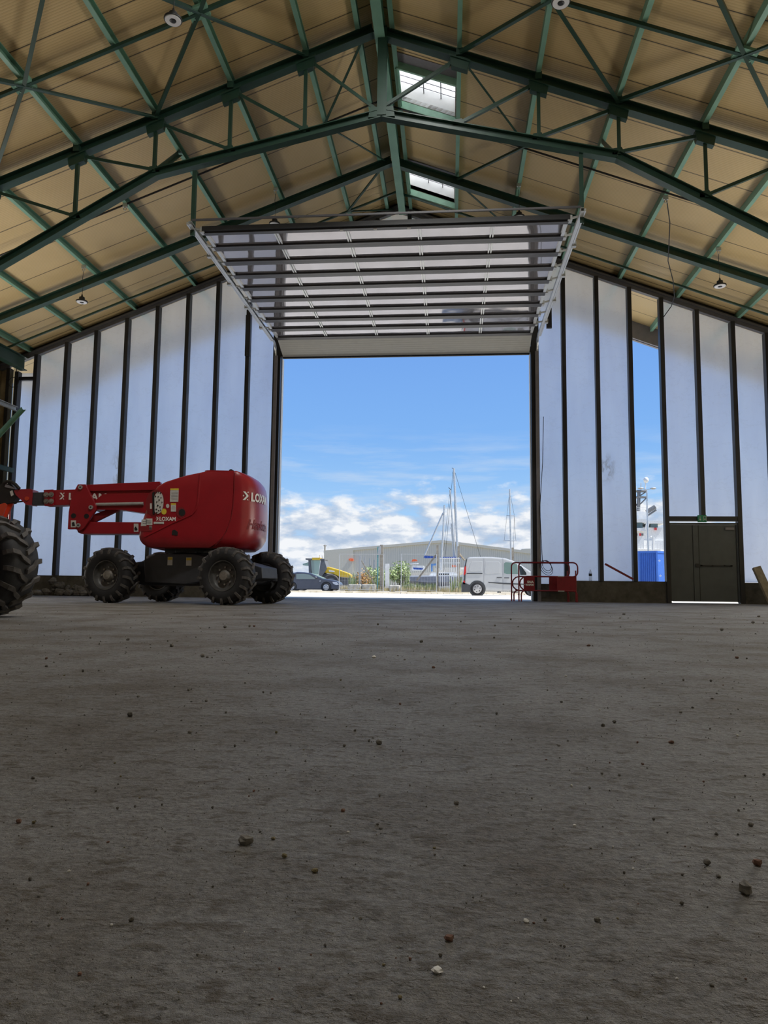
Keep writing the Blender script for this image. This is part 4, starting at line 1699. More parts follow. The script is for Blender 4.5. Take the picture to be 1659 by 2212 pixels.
m.lathe(c, (0, 1, 0), [(.022, -.01), (.036, -.01), (.036, .02)], 14)
m.build('pivot_pin', 'red_orange', lift)
# jib knuckle, hoses, folded jib
bar([(-6, 1050), (6, 1043), (24, 1046), (38, 1060), (34, 1076), (26, 1086), (10, 1090), (-4, 1084)], VB + .16, .18, 'jib_knuckle', 'black')
plate([(12, 1045), (32, 1054), (33, 1057), (10, 1052)], VB + .13, .03).build('knuckle_plate', 'grey_frame', lift)
plate([(21, 1062), (26, 1059), (29, 1069), (24, 1072)], VB + .13, .02).build('knuckle_clip', 'sticker', lift)
m = MB()
m.tube([lp(x, y, VB + .12) for x, y in ((8, 1044), (16, 1040), (25, 1041), (34, 1047), (42, 1056))], .028, 8)
m.build('hydraulic_hoses', 'black', lift, smooth=True)
m = MB()
m.cyl(lp(22, 1086, VB + .16), lp(50, 1083, VB + .16), .014, 8)
m.build('jib_rod', 'black', lift)
bar([(-14, 1094), (9, 1086), (14, 1090), (-8, 1150), (-30, 1145)], VB + .10, .05, 'jib_arm', 'red_orange')
bar([(12, 1096), (20, 1086), (28, 1088), (6, 1132), (-6, 1130)], VB + .20, .05, 'jib_arm', 'red_orange')
bu, bz = uvz(-26, 1150, VB)
m = MB()
m.span((bu - .95, -1.1, bz - .42), (bu - .1, .75, bz - .36))
for z in (bz - .05, bz + .3, bz + .68):
    m.tube([(bu - .92, -1.07, z), (bu - .13, -1.07, z), (bu - .13, .72, z), (bu - .92, .72, z)], .018, 6, closed=True)
for (u_, v_) in ((-.92, -1.07), (-.13, -1.07), (-.13, .72), (-.92, .72), (-.13, -.2), (-.92, -.2)):
    m.cyl((bu + u_, v_, bz - .4), (bu + u_, v_, bz + .68), .018, 6)
m.span((bu - .14, -.5, bz - .4), (bu - .04, .0, bz + .1))
m.build('work_basket', 'red', lift)
for c_ in bpy.data.objects:
    if c_.parent == lift and c_.name not in _own:
        c_.rotation_euler = (0, 0, TTH - LTH)

# ------------------------------------------------------------------ second lift, barriers, bottle, timber, rubble
lift2 = copy_tree(lift)
D1 = LC + UX * hb + VX * TRK
D2 = at(-26, 1236, 6.9)
lift2.location = (LC.x + D2.x - D1.x, LC.y + D2.y - D1.y, 0)
for c_ in [c for c in bpy.data.objects if c.parent == lift2]:      # its turret is swung round
    if c_.rotation_euler.z != 0:
        c_.rotation_euler = (0, 0, R(-40))
lift2['label'] = 'second boom lift, only its big black tyre with worn chunky tread in view'
lift['group'] = lift2['group'] = 'red boom lifts'


def make_barrier(label, loc, rz, left_plate=True):
    rt = thing('crowd_barrier', label, 'barrier', loc, rz, 'red crowd barriers')
    Wd, Ht, r_ = 1.48, 1.0, .018

    def arc(cx, cz, rad, a0, a1, n=7):
        return [Vector((cx + rad * math.cos(R(a0 + (a1 - a0) * k / (n - 1))), 0, cz + rad * math.sin(R(a0 + (a1 - a0) * k / (n - 1))))) for k in range(n)]
    m = MB()
    m.tube([Vector((0, 0, 0))] + arc(.10, Ht - .10, .10, 180, 90) + arc(Wd - .12, Ht - .12, .12, 90, 0) + arc(Wd - .12, .76, .12, 0, -90) + [Vector((Wd - .3, 0, .64))], r_, 8)
    m.build('frame', 'barrier_red', rt)
    m = MB()
    m.tube([Vector((Wd - .3, 0, .64)), Vector((.2, 0, .64))] + arc(.20, .46, .18, 90, 270) + [Vector((.2, 0, .28)), Vector((Wd - .05, 0, .28))], r_, 8)
    m.tube([Vector((.06, 0, 0))] + arc(.16, .18, .10, 180, 90, 5), r_, 8)
    m.tube(arc(Wd - .12, .18, .10, 90, 0, 5) + [Vector((Wd - .02, 0, 0))], r_, 8)
    m.tube([Vector((Wd - .05, 0, 0)), Vector((Wd - .05, 0, .80))], r_, 8)
    m.build('middle_rail', 'barrier_red', rt)
    if left_plate:
        m = MB()
        m.span((.12, -.012, .28), (.40, .004, .64))
        pl = m.build('sign_plate', 'barrier_red', rt)
        m = MB()
        text_on(m, 'SNA', .085, lambda x, y: Vector((.21 + x, -.016, .47 + y)), .004)
        text_on(m, 'TRANSPORT', .062, lambda x, y: Vector((.165 + x, -.016, .405 + y)), .003, width=.22)
        m.add([(.135, -.016, .44), (.155, -.016, .44), (.145, -.016, .42)], [(0, 1, 2)])
        m.build('lettering', 'white', pl)
    m = MB()
    m.span((Wd - .52, -.012, .28), (Wd - .06, .004, .64))
    pl = m.build('sign_plate', 'barrier_red', rt)
    m = MB()
    m.span((Wd - .50, -.018, .635), (Wd - .34, .0, .655))
    m.span((Wd - .50, -.018, .265), (Wd - .34, .0, .285))
    m.build('edge_strip', 'galvanised', pl)
    return rt


b0 = atz(1121, 1298.5)
b0 = at(1121, 1290, 19.35)
make_barrier('red tube crowd barrier with white lettering, in front of its twin beside the doorway', (b0.x, 19.35, 0), R(-2), True)
b1 = at(1105, 1290, 19.65)
make_barrier('red tube crowd barrier standing behind the one with white lettering', (b1.x, 19.62, 0), R(-1), False)

q = at(1275, 1250, 19.95)
rt = thing('water_bottle', 'clear plastic water bottle standing on the concrete plinth', 'bottle', (q.x, 19.92, EDGE))
m = MB()
m.lathe((0, 0, 0), (0, 0, 1), [(.03, 0), (.042, .008), (.042, .09), (.038, .11), (.042, .13), (.042, .20), (.03, .245), (.015, .265), (.015, .275)], 16)
m.build('body', 'bottle_plastic', rt, smooth=True)
m = MB()
m.lathe((0, 0, .125), (0, 0, 1), [(.043, 0), (.043, .065)], 16, cap=False)
m.build('paper_band', 'steel_dark', rt)
m = MB()
m.lathe((0, 0, .272), (0, 0, 1), [(.017, 0), (.017, .02)], 12)
m.build('cap', 'plastic_clear', rt)

m = MB()
m.beam((7.74, 19.60, .93), (7.98, 19.30, 0.03), .19, .10, up=(0, -1, .3))
tag(m.build('timber', 'wood'), 'worn timber baulk leaning against the plinth beside the grey double door', 'timber')
m = MB()
m.beam((4.02, 19.75, .99), (4.74, 19.80, .60), .03, .05)
tag(m.build('red_bar', 'red_dark'), 'dark red bar slanting down across the milky sheet beside the open gap', 'bar')
m = MB()
m.beam((8.32, 19.55, .95), (8.40, 19.50, .0), .05, .05, up=(0, -1, 0))
tag(m.build('iron_bar', 'steel_dark'), 'dark iron bar leaning on the plinth past the timber baulk', 'bar')
m = MB()
rnd = random.Random(5)
c0 = at(1182, 1240, 19.72)
for k in range(3):
    pts = []
    for i in range(24):
        a = 2 * PI * i / 24
        rr = .12 + .035 * k
        pts.append((c0.x + rr * 1.0 * math.cos(a + .5) + .03 * k * math.cos(2.0) + .10 * math.sin(a), 19.74 - .012 * k, c0.z + .22 + rr * .9 * math.sin(a) - .08 * math.cos(a) - .03 * k))
    m.tube(pts, .007, 5, closed=True)
m.tube([at(1174, 900, 19.75), at(1172, 1000, 19.75), at(1166, 1100, 19.75), at(1170, 1180, 19.75), at(1172, 1222, 19.74)], .009, 5)
tag(m.build('cable_coil', 'black'), 'coiled black cable hanging on the gable behind the red barriers', 'cable')
rnd = random.Random(11)


def rock(r_, rn, sub=1, flat=.75):
    m = MB()
    n, k = (7, 4) if sub == 1 else (9, 6)
    m.ball((0, 0, 0), r_, n, k, (rn.uniform(.75, 1.2), rn.uniform(.75, 1.2), flat * rn.uniform(.8, 1.2)))
    cache = {}
    out = []
    for p in m.v:
        key = (round(p.x / r_, 2), round(p.y / r_, 2), round(p.z / r_, 2))
        if key not in cache:
            cache[key] = rn.uniform(.74, 1.16)
        out.append(p * cache[key])
    zmin = min(p.z for p in out)
    m.v = [p - Vector((0, 0, zmin)) for p in out]
    return m


for k in range(46):
    t = rnd.random()
    px = 70 + 120 * rnd.random()
    base = at(px, 1287, 19.2)
    y = 19.30 + .5 * rnd.random()
    h = max(0, (1 - abs(px - 95) / 90)) * .30 * rnd.random() if y > 19.45 else 0
    m = rock(rnd.uniform(.05, .15), rnd)
    m.v = [Vector((p.x + base.x, p.y + y, p.z + h)) for p in m.v]
    tag(m.build('rubble_chunk', 'rubble'), 'chunk of grey broken concrete in the rubble heap against the plinth', 'rubble', 'rubble heap by the plinth')

# grey double door ------------------------------------------------------
dr = MB()
dr.span((5.70, 19.84, .05), (5.745, 19.95, 2.08))
dr.span((7.385, 19.84, .03), (7.43, 19.95, 2.08))
dr.span((5.745, 19.84, 2.03), (7.385, 19.95, 2.08))
door = struct(dr.build('door_1', 'door_grey'))
L0 = door.location.copy()


def ds(mb, name, mat, par=None):
    mb.v = [p - L0 for p in mb.v]
    return mb.build(name, mat, par or door)


m = MB()
m.span((5.75, 19.87, .045), (6.335, 19.92, 2.025))
lf = ds(m, 'door_leaf', 'door_grey')
m = MB()
m.span((6.345, 19.87, .045), (7.38, 19.92, 2.025))
lf2 = ds(m, 'door_leaf', 'door_grey')
m = MB()
m.span((6.29, 19.855, .05), (6.42, 19.87, 2.02))
ds(m, 'meeting_strip', 'door_grey', lf2)
m = MB()
m.span((6.335, 19.82, .93), (6.43, 19.87, 1.02))
m.span((6.46, 19.83, .955), (7.25, 19.845, .985))
for x in (6.48, 6.75, 7.05, 7.22):
    m.span((x - .02, 19.83, .95), (x + .02, 19.872, .99))
ds(m, 'push_bar', 'steel_dark', lf2)
m = MB()
m.span((7.10, 19.82, 1.90), (7.32, 19.87, 1.96))
ds(m, 'door_closer', 'grey_frame', lf2)
m = MB()
m.span((6.425, 19.865, .05), (6.44, 19.872, 2.02))
m.span((6.275, 19.865, .05), (6.287, 19.872, 2.02))
m.span((7.36, 19.865, .05), (7.372, 19.872, 2.02))
ds(m, 'door_gap', 'black', lf2)
q0, q1 = at(1507, 1113, 19.78), at(1526, 1128, 19.78)
rt = thing('exit_sign', 'small green emergency exit sign over the grey double door', 'sign', ((q0.x + q1.x) / 2, 19.79, q1.z))
m = MB()
w_ = q1.x - q0.x
h_ = q0.z - q1.z
m.span((-w_ / 2, -.03, 0), (w_ / 2, .02, h_))
m.build('body', 'exit_green', rt)
m = MB()
m.span((-.06, -.034, h_ * .45), (-.05, -.03, h_ * .85))
m.add([(-.085, -.034, h_ * .45), (-.025, -.034, h_ * .45), (-.055, -.034, h_ * .2)], [(0, 1, 2)])
for (a, b, c, d) in ((.03, .2, .04, .85), (.09, .2, .10, .85), (.03, .8, .10, .85), (.05, .35, .08, .5)):
    m.span((a, -.034, h_ * b), (c, -.03, h_ * d))
m.build('pictogram', 'sticker', rt)

# ------------------------------------------------------------------ outside
def outline(pxs, Y):
    return [at(x, y, Y) for x, y in pxs]


YV = 35.3
o0 = at(1060, 1286, YV)
rt = thing('van', 'white panel van parked outside the doorway behind the red barriers', 'van', (o0.x, YV + .9, 0))
VL = Vector((o0.x, YV + .9, 0))


def part(mb, name, mat, root, base, **kw):
    mb.v = [p - base for p in mb.v]
    return mb.build(name, mat, root, **kw)


m = MB().prism(outline([(999, 1277), (999, 1262), (1001, 1240), (1004, 1218), (1007, 1208), (1013, 1203.5), (1030, 1203), (1062, 1203), (1090, 1205.5), (1108, 1211), (1128, 1222), (1146, 1234), (1170, 1240), (1180, 1248), (1182, 1262), (1181, 1277)], YV), (0, 1.8, 0))
body = part(m, 'body', 'van_white', rt, VL, bevel=.07)
m = MB().prism(outline([(998, 1279), (997.5, 1262), (1000, 1257), (1015, 1264), (1017, 1279)], YV - .03), (0, 1.86, 0))
part(m, 'rear_bumper', 'plastic_dark', rt, VL)
m = MB().prism(outline([(1003.5, 1222), (1006, 1210), (1009.5, 1205), (1007, 1218), (1005, 1258), (1001.5, 1258), (1002, 1240)], YV - .012), (0, .05, 0))
part(m, 'rear_pillar_trim', 'plastic_dark', rt, VL)
m = MB().prism(outline([(1001.5, 1241), (1003.5, 1225), (1006.5, 1222), (1006.5, 1238), (1003, 1243)], YV - .03), (0, .06, 0))
m2 = MB().prism(outline([(1000, 1262), (1001, 1255), (1004, 1254), (1005, 1262)], YV - .03), (0, .06, 0))
m.add(m2.v, m2.f)
part(m, 'tail_lamp', 'tail_red', rt, VL)
for P in ([(1013, 1232), (1014, 1222), (1019, 1213.5), (1042, 1212), (1041, 1233), (1020, 1235)], [(1047, 1236), (1049, 1213), (1076, 1212.5), (1081, 1217), (1080, 1238), (1050, 1240)]):
    m = MB().prism(outline(P, YV - .006), (0, .05, 0))
    part(m, 'blank_window', 'van_white', rt, VL, bevel=.012)
m = MB().prism(outline([(1089, 1238), (1089, 1217), (1092, 1214.5), (1108, 1216), (1117, 1219), (1119, 1240), (1094, 1240)], YV - .008), (0, .02, 0))
part(m, 'side_window', 'glass_green', rt, VL)
m = MB().prism(outline([(1121, 1221), (1127, 1224), (1137, 1238), (1137, 1242), (1124, 1242)], YV - .008), (0, .02, 0))
part(m, 'quarter_window', 'glass_dark', rt, VL)
m = MB()
for P in ([(1008, 1238), (1042, 1238), (1042, 1240), (1008, 1240)], [(1054, 1257), (1088, 1259), (1135, 1261), (1135, 1263.5), (1088, 1262), (1056, 1259)], [(1073, 1247), (1084, 1247), (1084, 1248.5), (1073, 1248.5)], [(1089, 1247.5), (1100, 1247.5), (1100, 1249), (1089, 1249)]):
    q = MB().prism(outline(P, YV - .015), (0, .04, 0))
    m.add(q.v, q.f)
part(m, 'side_trim', 'plastic_dark', rt, VL)
m = MB()
for x in (1045, 1086):
    q = MB().prism(outline([(x, 1206), (x + .5, 1206), (x + .5, 1275), (x, 1275)], YV - .003), (0, .01, 0))
    m.add(q.v, q.f)
part(m, 'door_seams', 'grey_frame', rt, VL)


def road_wheel(root, base, c, r_, out, hubmat='wheel_silver', wid=.2, spokes=6):
    c = Vector(c)
    m = MB()
    m.lathe(c, (0, out, 0), [(r_ * .62, .0), (r_ * .7, .02), (r_ * .93, .01), (r_, -.04), (r_, -wid + .04), (r_ * .9, -wid)], 28)
    w1 = part(m, 'wheel', 'rubber', root, base, smooth=True)
    m = MB()
    m.lathe(c + Vector((0, out * .022, 0)), (0, out, 0), [(r_ * .66, -.01), (r_ * .64, 0), (r_ * .3, .012), (r_ * .12, .02)], 28)
    h1 = part(m, 'hubcap', hubmat, w1, base, smooth=True)
    m = MB()
    for k in range(spokes):
        a = 2 * PI * k / spokes + .3
        q = c + Vector((math.cos(a) * r_ * .43, out * .03, math.sin(a) * r_ * .43))
        m.cyl(q, q + Vector((0, out * .006, 0)), r_ * .085, 8)
    part(m, 'hubcap_holes', 'black', h1, base)


for px in (1031, 1155):
    x = at(px, 1270, YV).x
    m = MB()
    m.lathe((x, YV - .012, .32), (0, 1, 0), [(.39, 0), (.39, .03)], 28)
    part(m, 'wheel_arch', 'plastic_dark', rt, VL)
    road_wheel(rt, VL, (x, YV - .03, .315), .315, -1)
    road_wheel(rt, VL, (x, YV + 1.83, .315), .315, 1)

# dark car
YC = 54.0
o0 = at(680, 1275, YC)
CL = Vector((o0.x, YC + .9, 0))
rt = thing('car', 'dark blue grey hatchback car outside behind the boom lift wheel', 'car', CL)
m = MB().prism(outline([(606, 1274), (605, 1255), (612, 1247), (628, 1238), (642, 1235.5), (657, 1236), (670, 1238), (680, 1242), (698, 1250), (718, 1253), (729, 1256), (734, 1262), (734, 1269), (731, 1273)], YC), (0, 1.76, 0))
part(m, 'body', 'car_paint', rt, CL, bevel=.10)
m = MB().prism(outline([(640, 1240), (655, 1239.5), (668, 1241), (680, 1249), (682, 1251), (655, 1251), (640, 1251)], YC - .01), (0, .03, 0))
part(m, 'side_window', 'glass_green', rt, CL)
m = MB().prism(outline([(672.5, 1238.8), (680, 1241.5), (697.5, 1249.2), (694, 1249.6), (680, 1244)], YC + .1), (0, 1.56, 0))
part(m, 'windscreen', 'glass_green', rt, CL)
m = MB()
c = at(682, 1247.5, YC - .12)
m.ball(c, .11, 10, 6, (1, .7, .7))
m.span((c.x - .03, c.y, c.z - .05), (c.x + .03, c.y + .15, c.z))
part(m, 'mirror', 'machine_grey', rt, CL, smooth=True)
m = MB().prism(outline([(718, 1257), (727, 1257), (732, 1263), (726, 1264), (720, 1261)], YC - .015), (0, .12, 0))
part(m, 'headlamp', 'lens', rt, CL)
m = MB().prism(outline([(690, 1254.5), (693, 1254), (692.5, 1256), (690, 1256)], YC - .015), (0, .03, 0))
part(m, 'side_repeater', 'lens', rt, CL)
for px in (704.5, 630):
    x = at(px, 1268, YC).x
    m = MB()
    m.lathe((x, YC - .012, .34), (0, 1, 0), [(.39, 0), (.39, .03)], 28)
    part(m, 'wheel_arch', 'black', rt, CL)
    road_wheel(rt, CL, (x, YC - .03, .325), .325, -1, spokes=5)
    road_wheel(rt, CL, (x, YC + 1.79, .325), .325, 1, spokes=5)

# yellow road roller
YK = 60.0
o0 = at(715, 1277, YK)
KL = Vector((o0.x, YK + .9, 0))
rt = thing('road_roller', 'yellow road roller with a grey cab outside behind the dark car', 'roller', KL)
m = MB().prism(outline([(701, 1237), (705, 1225), (710, 1224.5), (733, 1231), (752, 1238), (757, 1241.5), (758, 1248), (733, 1246), (720, 1240)], YK + .25), (0, 1.3, 0))
hd = part(m, 'hood', 'yellow', rt, KL, bevel=.06)
m = MB().prism(outline([(710, 1231), (722, 1233), (723, 1236), (711, 1235)], YK + .235), (0, .03, 0))
part(m, 'hood_emblem', 'white', hd, KL)
m = MB().prism(outline([(733, 1247), (757, 1248.5), (757, 1262), (748, 1265), (735, 1264), (722, 1262), (700, 1262), (696, 1240), (722, 1240)], YK + .4), (0, 1.0, 0))
part(m, 'rear_frame', 'machine_grey', rt, KL)
m = MB()
for P in ([(666, 1208), (670, 1208), (673, 1264), (668, 1264)], [(671, 1240), (693, 1243), (693, 1246), (671, 1246)], [(693, 1208), (700, 1208), (706, 1228), (700, 1238), (694, 1246), (688, 1246)]):
    q = MB().prism(outline(P, YK + .1), (0, 1.6, 0))
    m.add(q.v, q.f)
part(m, 'cab_frame', 'machine_grey', rt, KL)
m = MB().prism(outline([(660, 1206), (701, 1207), (701, 1209.5), (660, 1209)], YK), (0, 1.8, 0))
cr = part(m, 'cab_roof', 'machine_grey', rt, KL)
m = MB().prism(outline([(674, 1204.5), (691, 1204.5), (691, 1209.5), (674, 1209.5)], YK - .02), (0, 1.84, 0))
part(m, 'roof_stripe', 'yellow', cr, KL)
m = MB().prism(outline([(671, 1210), (692, 1210), (688, 1241), (674, 1240)], YK + .12), (0, .02, 0))
part(m, 'cab_glass', 'glass_green', rt, KL)
c = at(714.5, 1254, YK)
for y, s in ((YK + .1, -1), (YK + 1.7, 1)):
    m = MB()
    m.lathe((c.x, y, .70), (0, s, 0), [(.38, -.02), (.42, 0), (.62, .0), (.70, -.08), (.70, -.36), (.6, -.42)], 30)
    w1 = part(m, 'wheel', 'rubber_worn', rt, KL, smooth=True)
    m = MB()
    m.lathe((c.x, y + s * .004, .70), (0, s, 0), [(.40, -.01), (.30, -.03), (.1, .01)], 24)
    part(m, 'rim', 'machine_grey', w1, KL)
m = MB()
cx = at(645, 1250, YK).x
m.cyl((cx, YK + .05, .72), (cx, YK + 1.75, .72), .72, 30)
m.span((cx - .1, YK + .3, .5), (c.x, YK + 1.5, .75))
part(m, 'drum', 'machine_grey', rt, KL)
m = MB().prism(outline([(654, 1218), (668, 1214), (668, 1222), (654, 1221)], YK + .4), (0, .9, 0))
part(m, 'side_screen', 'glass_green', rt, KL)
m = MB()
for (x, y) in ((691, 1199), (697, 1200)):
    p = at(x, 1207, YK + .9)
    m.cyl(p, at(x, y, YK + .9), .05, 8)
part(m, 'beacon', 'lens', rt, KL)

# big shed
YH = 110.0
HB = Vector((at(950, 1275, YH).x, YH + 15, -.02))
rt = thing('industrial_shed', 'long pale grey ribbed industrial shed behind the fence and boats', 'building', HB)
P = [at(700, 1191, YH), at(955, 1168.5, YH), at(1195, 1199, YH)]
base = [Vector((P[2].x, YH, -.02)), Vector((P[0].x, YH, -.02))]
m = MB().prism([P[0], P[1], P[2]] + base, (0, 30, 0))
part(m, 'walls', 'cladding', rt, HB)
m = MB()
for a, b in ((P[0], P[1]), (P[1], P[2])):
    m.prism([a + Vector((0, -.25, -.25)), b + Vector((0, -.25, -.25)), b + Vector((0, -.25, .12)), a + Vector((0, -.25, .12))], (0, 30.5, 0))
part(m, 'roof', 'shed_plain', rt, HB)
m = MB().prism([at(700, 1194, YH - .3), at(763, 1187, YH - .3), Vector((at(763, 1187, YH - .3).x, YH - .3, 0)), Vector((at(700, 1194, YH - .3).x, YH - .3, 0))], (0, .35, 0))
part(m, 'plain_bay', 'shed_plain', rt, HB)
m = MB().prism(outline([(753, 1208), (757, 1206), (764, 1207), (764, 1212), (756, 1212)], YH - .5), (0, .2, 0))
part(m, 'red_arrow_board', 'orange', rt, HB)
m = MB().prism([at(1128, 1186, 145), at(1190, 1182, 145), Vector((at(1190, 1182, 145).x, 145, 0)), Vector((at(1128, 1186, 145).x, 145, 0))], (0, 10, 0))
tag(m.build('low_shed', 'shed_plain'), 'low flat shed partly hidden beyond the white van', 'building')
m = MB()
p = at(702, 1200, 125)
m.cyl((p.x, 125, 0), at(702, 1177, 125), .12, 6)
a_ = at(698, 1179, 125)
b_ = at(706, 1179, 125)
m.beam(a_, b_, .08, .08)
tag(m.build('utility_pole', 'timber_post'), 'thin utility pole with a crossarm behind the corner of the shed', 'pole')


# boats
def boat(name, label, pxl, pxr, ytop, ybot, Y, hullmat, extras):
    a, b = at(pxl, ytop, Y), at(pxr, ytop, Y)
    zb = at(pxl, ybot, Y).z
    base = Vector(((a.x + b.x) / 2, Y, 0))
    rt = thing(name, label, 'boat', base)
    L_ = b.x - a.x
    m = MB()
    rings = []
    for t, w_, zk in ((0, .75, .55), (.15, 1.0, .25), (.4, 1.15, .0), (.7, .9, .15), (.9, .4, .45), (1, .04, .8)):
        x = a.x + L_ * t
        zt = a.z + .12 * t
        rings.append([(x, Y - w_, zt), (x, Y - w_ * .85, zb + (zt - zb) * zk * .9), (x, Y, zb - .35 + (zt - zb + .35) * zk), (x, Y + w_ * .85, zb + (zt - zb) * zk * .9), (x, Y + w_, zt)])
    m.loft(rings)
    hl = part(m, 'hull', hullmat, rt, base, smooth=True)
    m = MB()
    for t in (.2, .6):
        x = a.x + L_ * t
        for s in (-1, 1):
            m.beam((x, Y + s * .9, 0), (x, Y + s * .5, zb + .1), .08, .08)
        m.span((x - .1, Y - 1, 0), (x + .1, Y + 1, .12))
    part(m, 'cradle', 'timber_post', rt, base)
    for (nm, mat, kind, data) in extras:
        m = MB()
        if kind == 'poly':
            for P, dy, th in data:
                q = MB().prism([at(x, y, Y + dy) for x, y in P], (0, th, 0))
                m.add(q.v, q.f)
        else:
            for (x0, y0, x1, y1, r_) in data:
                m.cyl(at(x0, y0, Y), at(x1, y1, Y), r_, 8)
        part(m, nm, mat, rt, base)
    return rt


boat('sailing_boat', 'grey hulled sailing boat ashore with the tallest mast and a blue sail cover', 874, 1012, 1246.5, 1258, 58,
     'hull_grey', [('cabin', 'boat_white', 'poly', [([(925, 1246), (932, 1237), (980, 1236), (990, 1240), (992, 1246)], -.5, 1.0), ([(878, 1246), (880, 1243.5), (1000, 1243), (1004, 1246)], -.8, 1.6)]),
                   ('cabin_windows', 'glass_dark', 'poly', [([(948, 1239), (970, 1239), (970, 1242), (948, 1242)], -.52, .03)]),
                   ('mast', 'mast', 'tube', [(980.5, 1012, 990.5, 1240, .085)]),
                   ('rigging', 'steel_dark', 'tube', [(979, 1014, 958, 1242, .012), (981, 1014, 1040, 1210, .012), (981, 1060, 984, 1235, .01), (976, 1011, 982, 1013, .02)]),
                   ('sail_cover', 'boat_blue', 'poly', [([(915, 1204), (917, 1200), (943, 1202), (943, 1205), (918, 1206)], -.1, .3)]),
                   ('spray_hood', 'blue_mid', 'poly', [([(931, 1234), (931, 1218), (942, 1217), (943, 1220), (934, 1222), (934, 1234)], -.6, 1.2)]),
                   ('ensign', 'orange', 'poly', [([(974, 1222), (980, 1220), (988, 1223), (980, 1226)], -.1, .05)])])
boat('sailing_boat', 'sailing boat with a dark blue stripe and a slanting boom behind the grey hull', 888, 960, 1238, 1248, 64,
     'boat_white', [('stripe', 'boat_blue', 'poly', [([(892, 1226), (914, 1227), (912, 1231), (894, 1230)], -1.2, .05)]),
                    ('mast', 'mast', 'tube', [(960, 1091, 953, 1232, .075)]),
                    ('boom', 'mast', 'tube', [(957, 1108, 917, 1200, .06)]),
                    ('deck_house', 'boat_white', 'poly', [([(889, 1232), (891, 1221), (915, 1222), (918, 1232)], -.6, 1.2), ([(886, 1217), (903, 1216), (903, 1218), (886, 1219)], -.4, .8)]),
                    ('lifebuoy', 'orange', 'poly', [([(889, 1213), (891, 1208), (899, 1208), (902, 1212)], -.3, .3)])])
boat('sailing_boat', 'sailing boat with a thin leaning mast close beside the tallest mast', 940, 1010, 1228, 1240, 70,
     'boat_white', [('mast', 'mast', 'tube', [(972, 1058, 985, 1226, .075)]), ('short_mast', 'mast', 'tube', [(974.5, 1131, 981, 1220, .05), (972, 1141, 979, 1141, .04)]), ('rigging', 'steel_dark', 'tube', [(972, 1060, 958, 1190, .012), (969, 1053, 974, 1058, .03)]),
                    ('awning', 'boat_blue', 'poly', [([(950, 1216), (950, 1203), (953, 1203), (953, 1216)], -.4, .8), ([(955, 1203), (995, 1203), (995, 1206), (955, 1206)], -.4, .8)])])
boat('sailing_boat', 'sailing boat hidden beyond the white van, its lone mast with spreaders rising above', 1060, 1150, 1240, 1252, 66,
     'boat_white', [('mast', 'mast', 'tube', [(1101, 1057, 1104.5, 1238, .075)]), ('spreaders', 'mast', 'tube', [(1094, 1114, 1111, 1114, .03), (1086, 1168, 1117, 1168, .03)]),
                    ('rigging', 'steel_dark', 'tube', [(1101, 1060, 1089, 1168, .01), (1101, 1060, 1111, 1114, .01), (1111, 1114, 1114, 1168, .01), (1111, 1114, 1108, 1235, .01)])])

# verge: kerb, blocks, fence, posts, gate, weeds
YF = 43.4
m = MB()
rnd = random.Random(4)
x0, x1 = -14.0, 7.0
P = []
for k in range(61):
    P.append((x0 + (x1 - x0) * k / 60, YF - .6, .05 + .07 * rnd.random()))
for k in range(60):
    a, b = P[k], P[k + 1]
    m.add([(a[0], YF - .75 - .1 * rnd.random(), 0), (b[0], YF - .7, 0), b, a, (a[0], YF + .1, .10), (b[0], YF + .1, .10), (a[0], YF + .5, -.02), (b[0], YF + .5, -.02)], [(0, 1, 2, 3), (3, 2, 5, 4), (4, 5, 7, 6)])
struct(m.build('kerb', 'verge'))
for (xa, xb, yt, lab) in ((754, 781, 1262, 'weathered concrete block at the verge beside the dark car'), (783, 812, 1262, 'weathered concrete block at the verge beside the white notice board'), (842, 864, 1264, 'low concrete block at the verge by the fence foot')):
    a, b = at(xa, yt, 44.6), at(xb, yt, 44.6)
    m = MB()
    m.span((a.x, 44.3, 0), (b.x, 44.9, a.z))
    tag(m.build('concrete_block', 'block', bevel=.05), lab, 'block')


def vpost(name, px, y0, Y, wd, mat, label, y1=None, cat='post', group=None):
    p = at(px, y0, Y)
    m = MB()
    m.span((p.x - wd / 2, Y - wd / 2, 0), (p.x + wd / 2, Y + wd / 2, p.z))
    return tag(m.build(name, mat), label, cat, group)


vpost('sign_post', 816.5, 1181, 44.5, .07, 'teal', 'slim teal post beside the brown timber pole')
vpost('timber_pole', 824.5, 1177, 44.6, .18, 'timber_post', 'thick brown timber pole beside the slim teal post')
vpost('fence_post', 778, 1200, 46, .09, 'pole_grey', 'grey fence post behind the concrete block, first from the car', group='grey fence posts')
vpost('fence_post', 787.5, 1203, 48, .09, 'pole_grey', 'grey fence post, second from the car', group='grey fence posts')
vpost('fence_post', 799, 1206, 50, .09, 'pole_grey', 'grey fence post, third from the car', group='grey fence posts')
vpost('fence_post', 808.5, 1209, 52, .09, 'pole_grey', 'grey fence post, fourth from the car', group='grey fence posts')
m = MB()
m.beam(at(781, 1211, 45.6), at(816, 1274.8, 45.6), .07, .07)
tag(m.build('fence_stay', 'timber_post'), 'slanting brown stay between the grey fence posts', 'stay')
m = MB().prism(outline([(832, 1218), (841, 1217.5), (841, 1271), (832, 1271)], 44.4), (0, .06, 0))
tag(m.build('notice_board', 'boat_white'), 'upright white board standing beside the thick timber pole', 'board')
m = MB().prism(outline([(818, 1180), (823, 1179), (823, 1198), (815, 1199)], 44.45), (0, .04, 0))
tag(m.build('small_sign', 'pole_grey'), 'small pale sign between the teal post and the timber pole', 'sign')
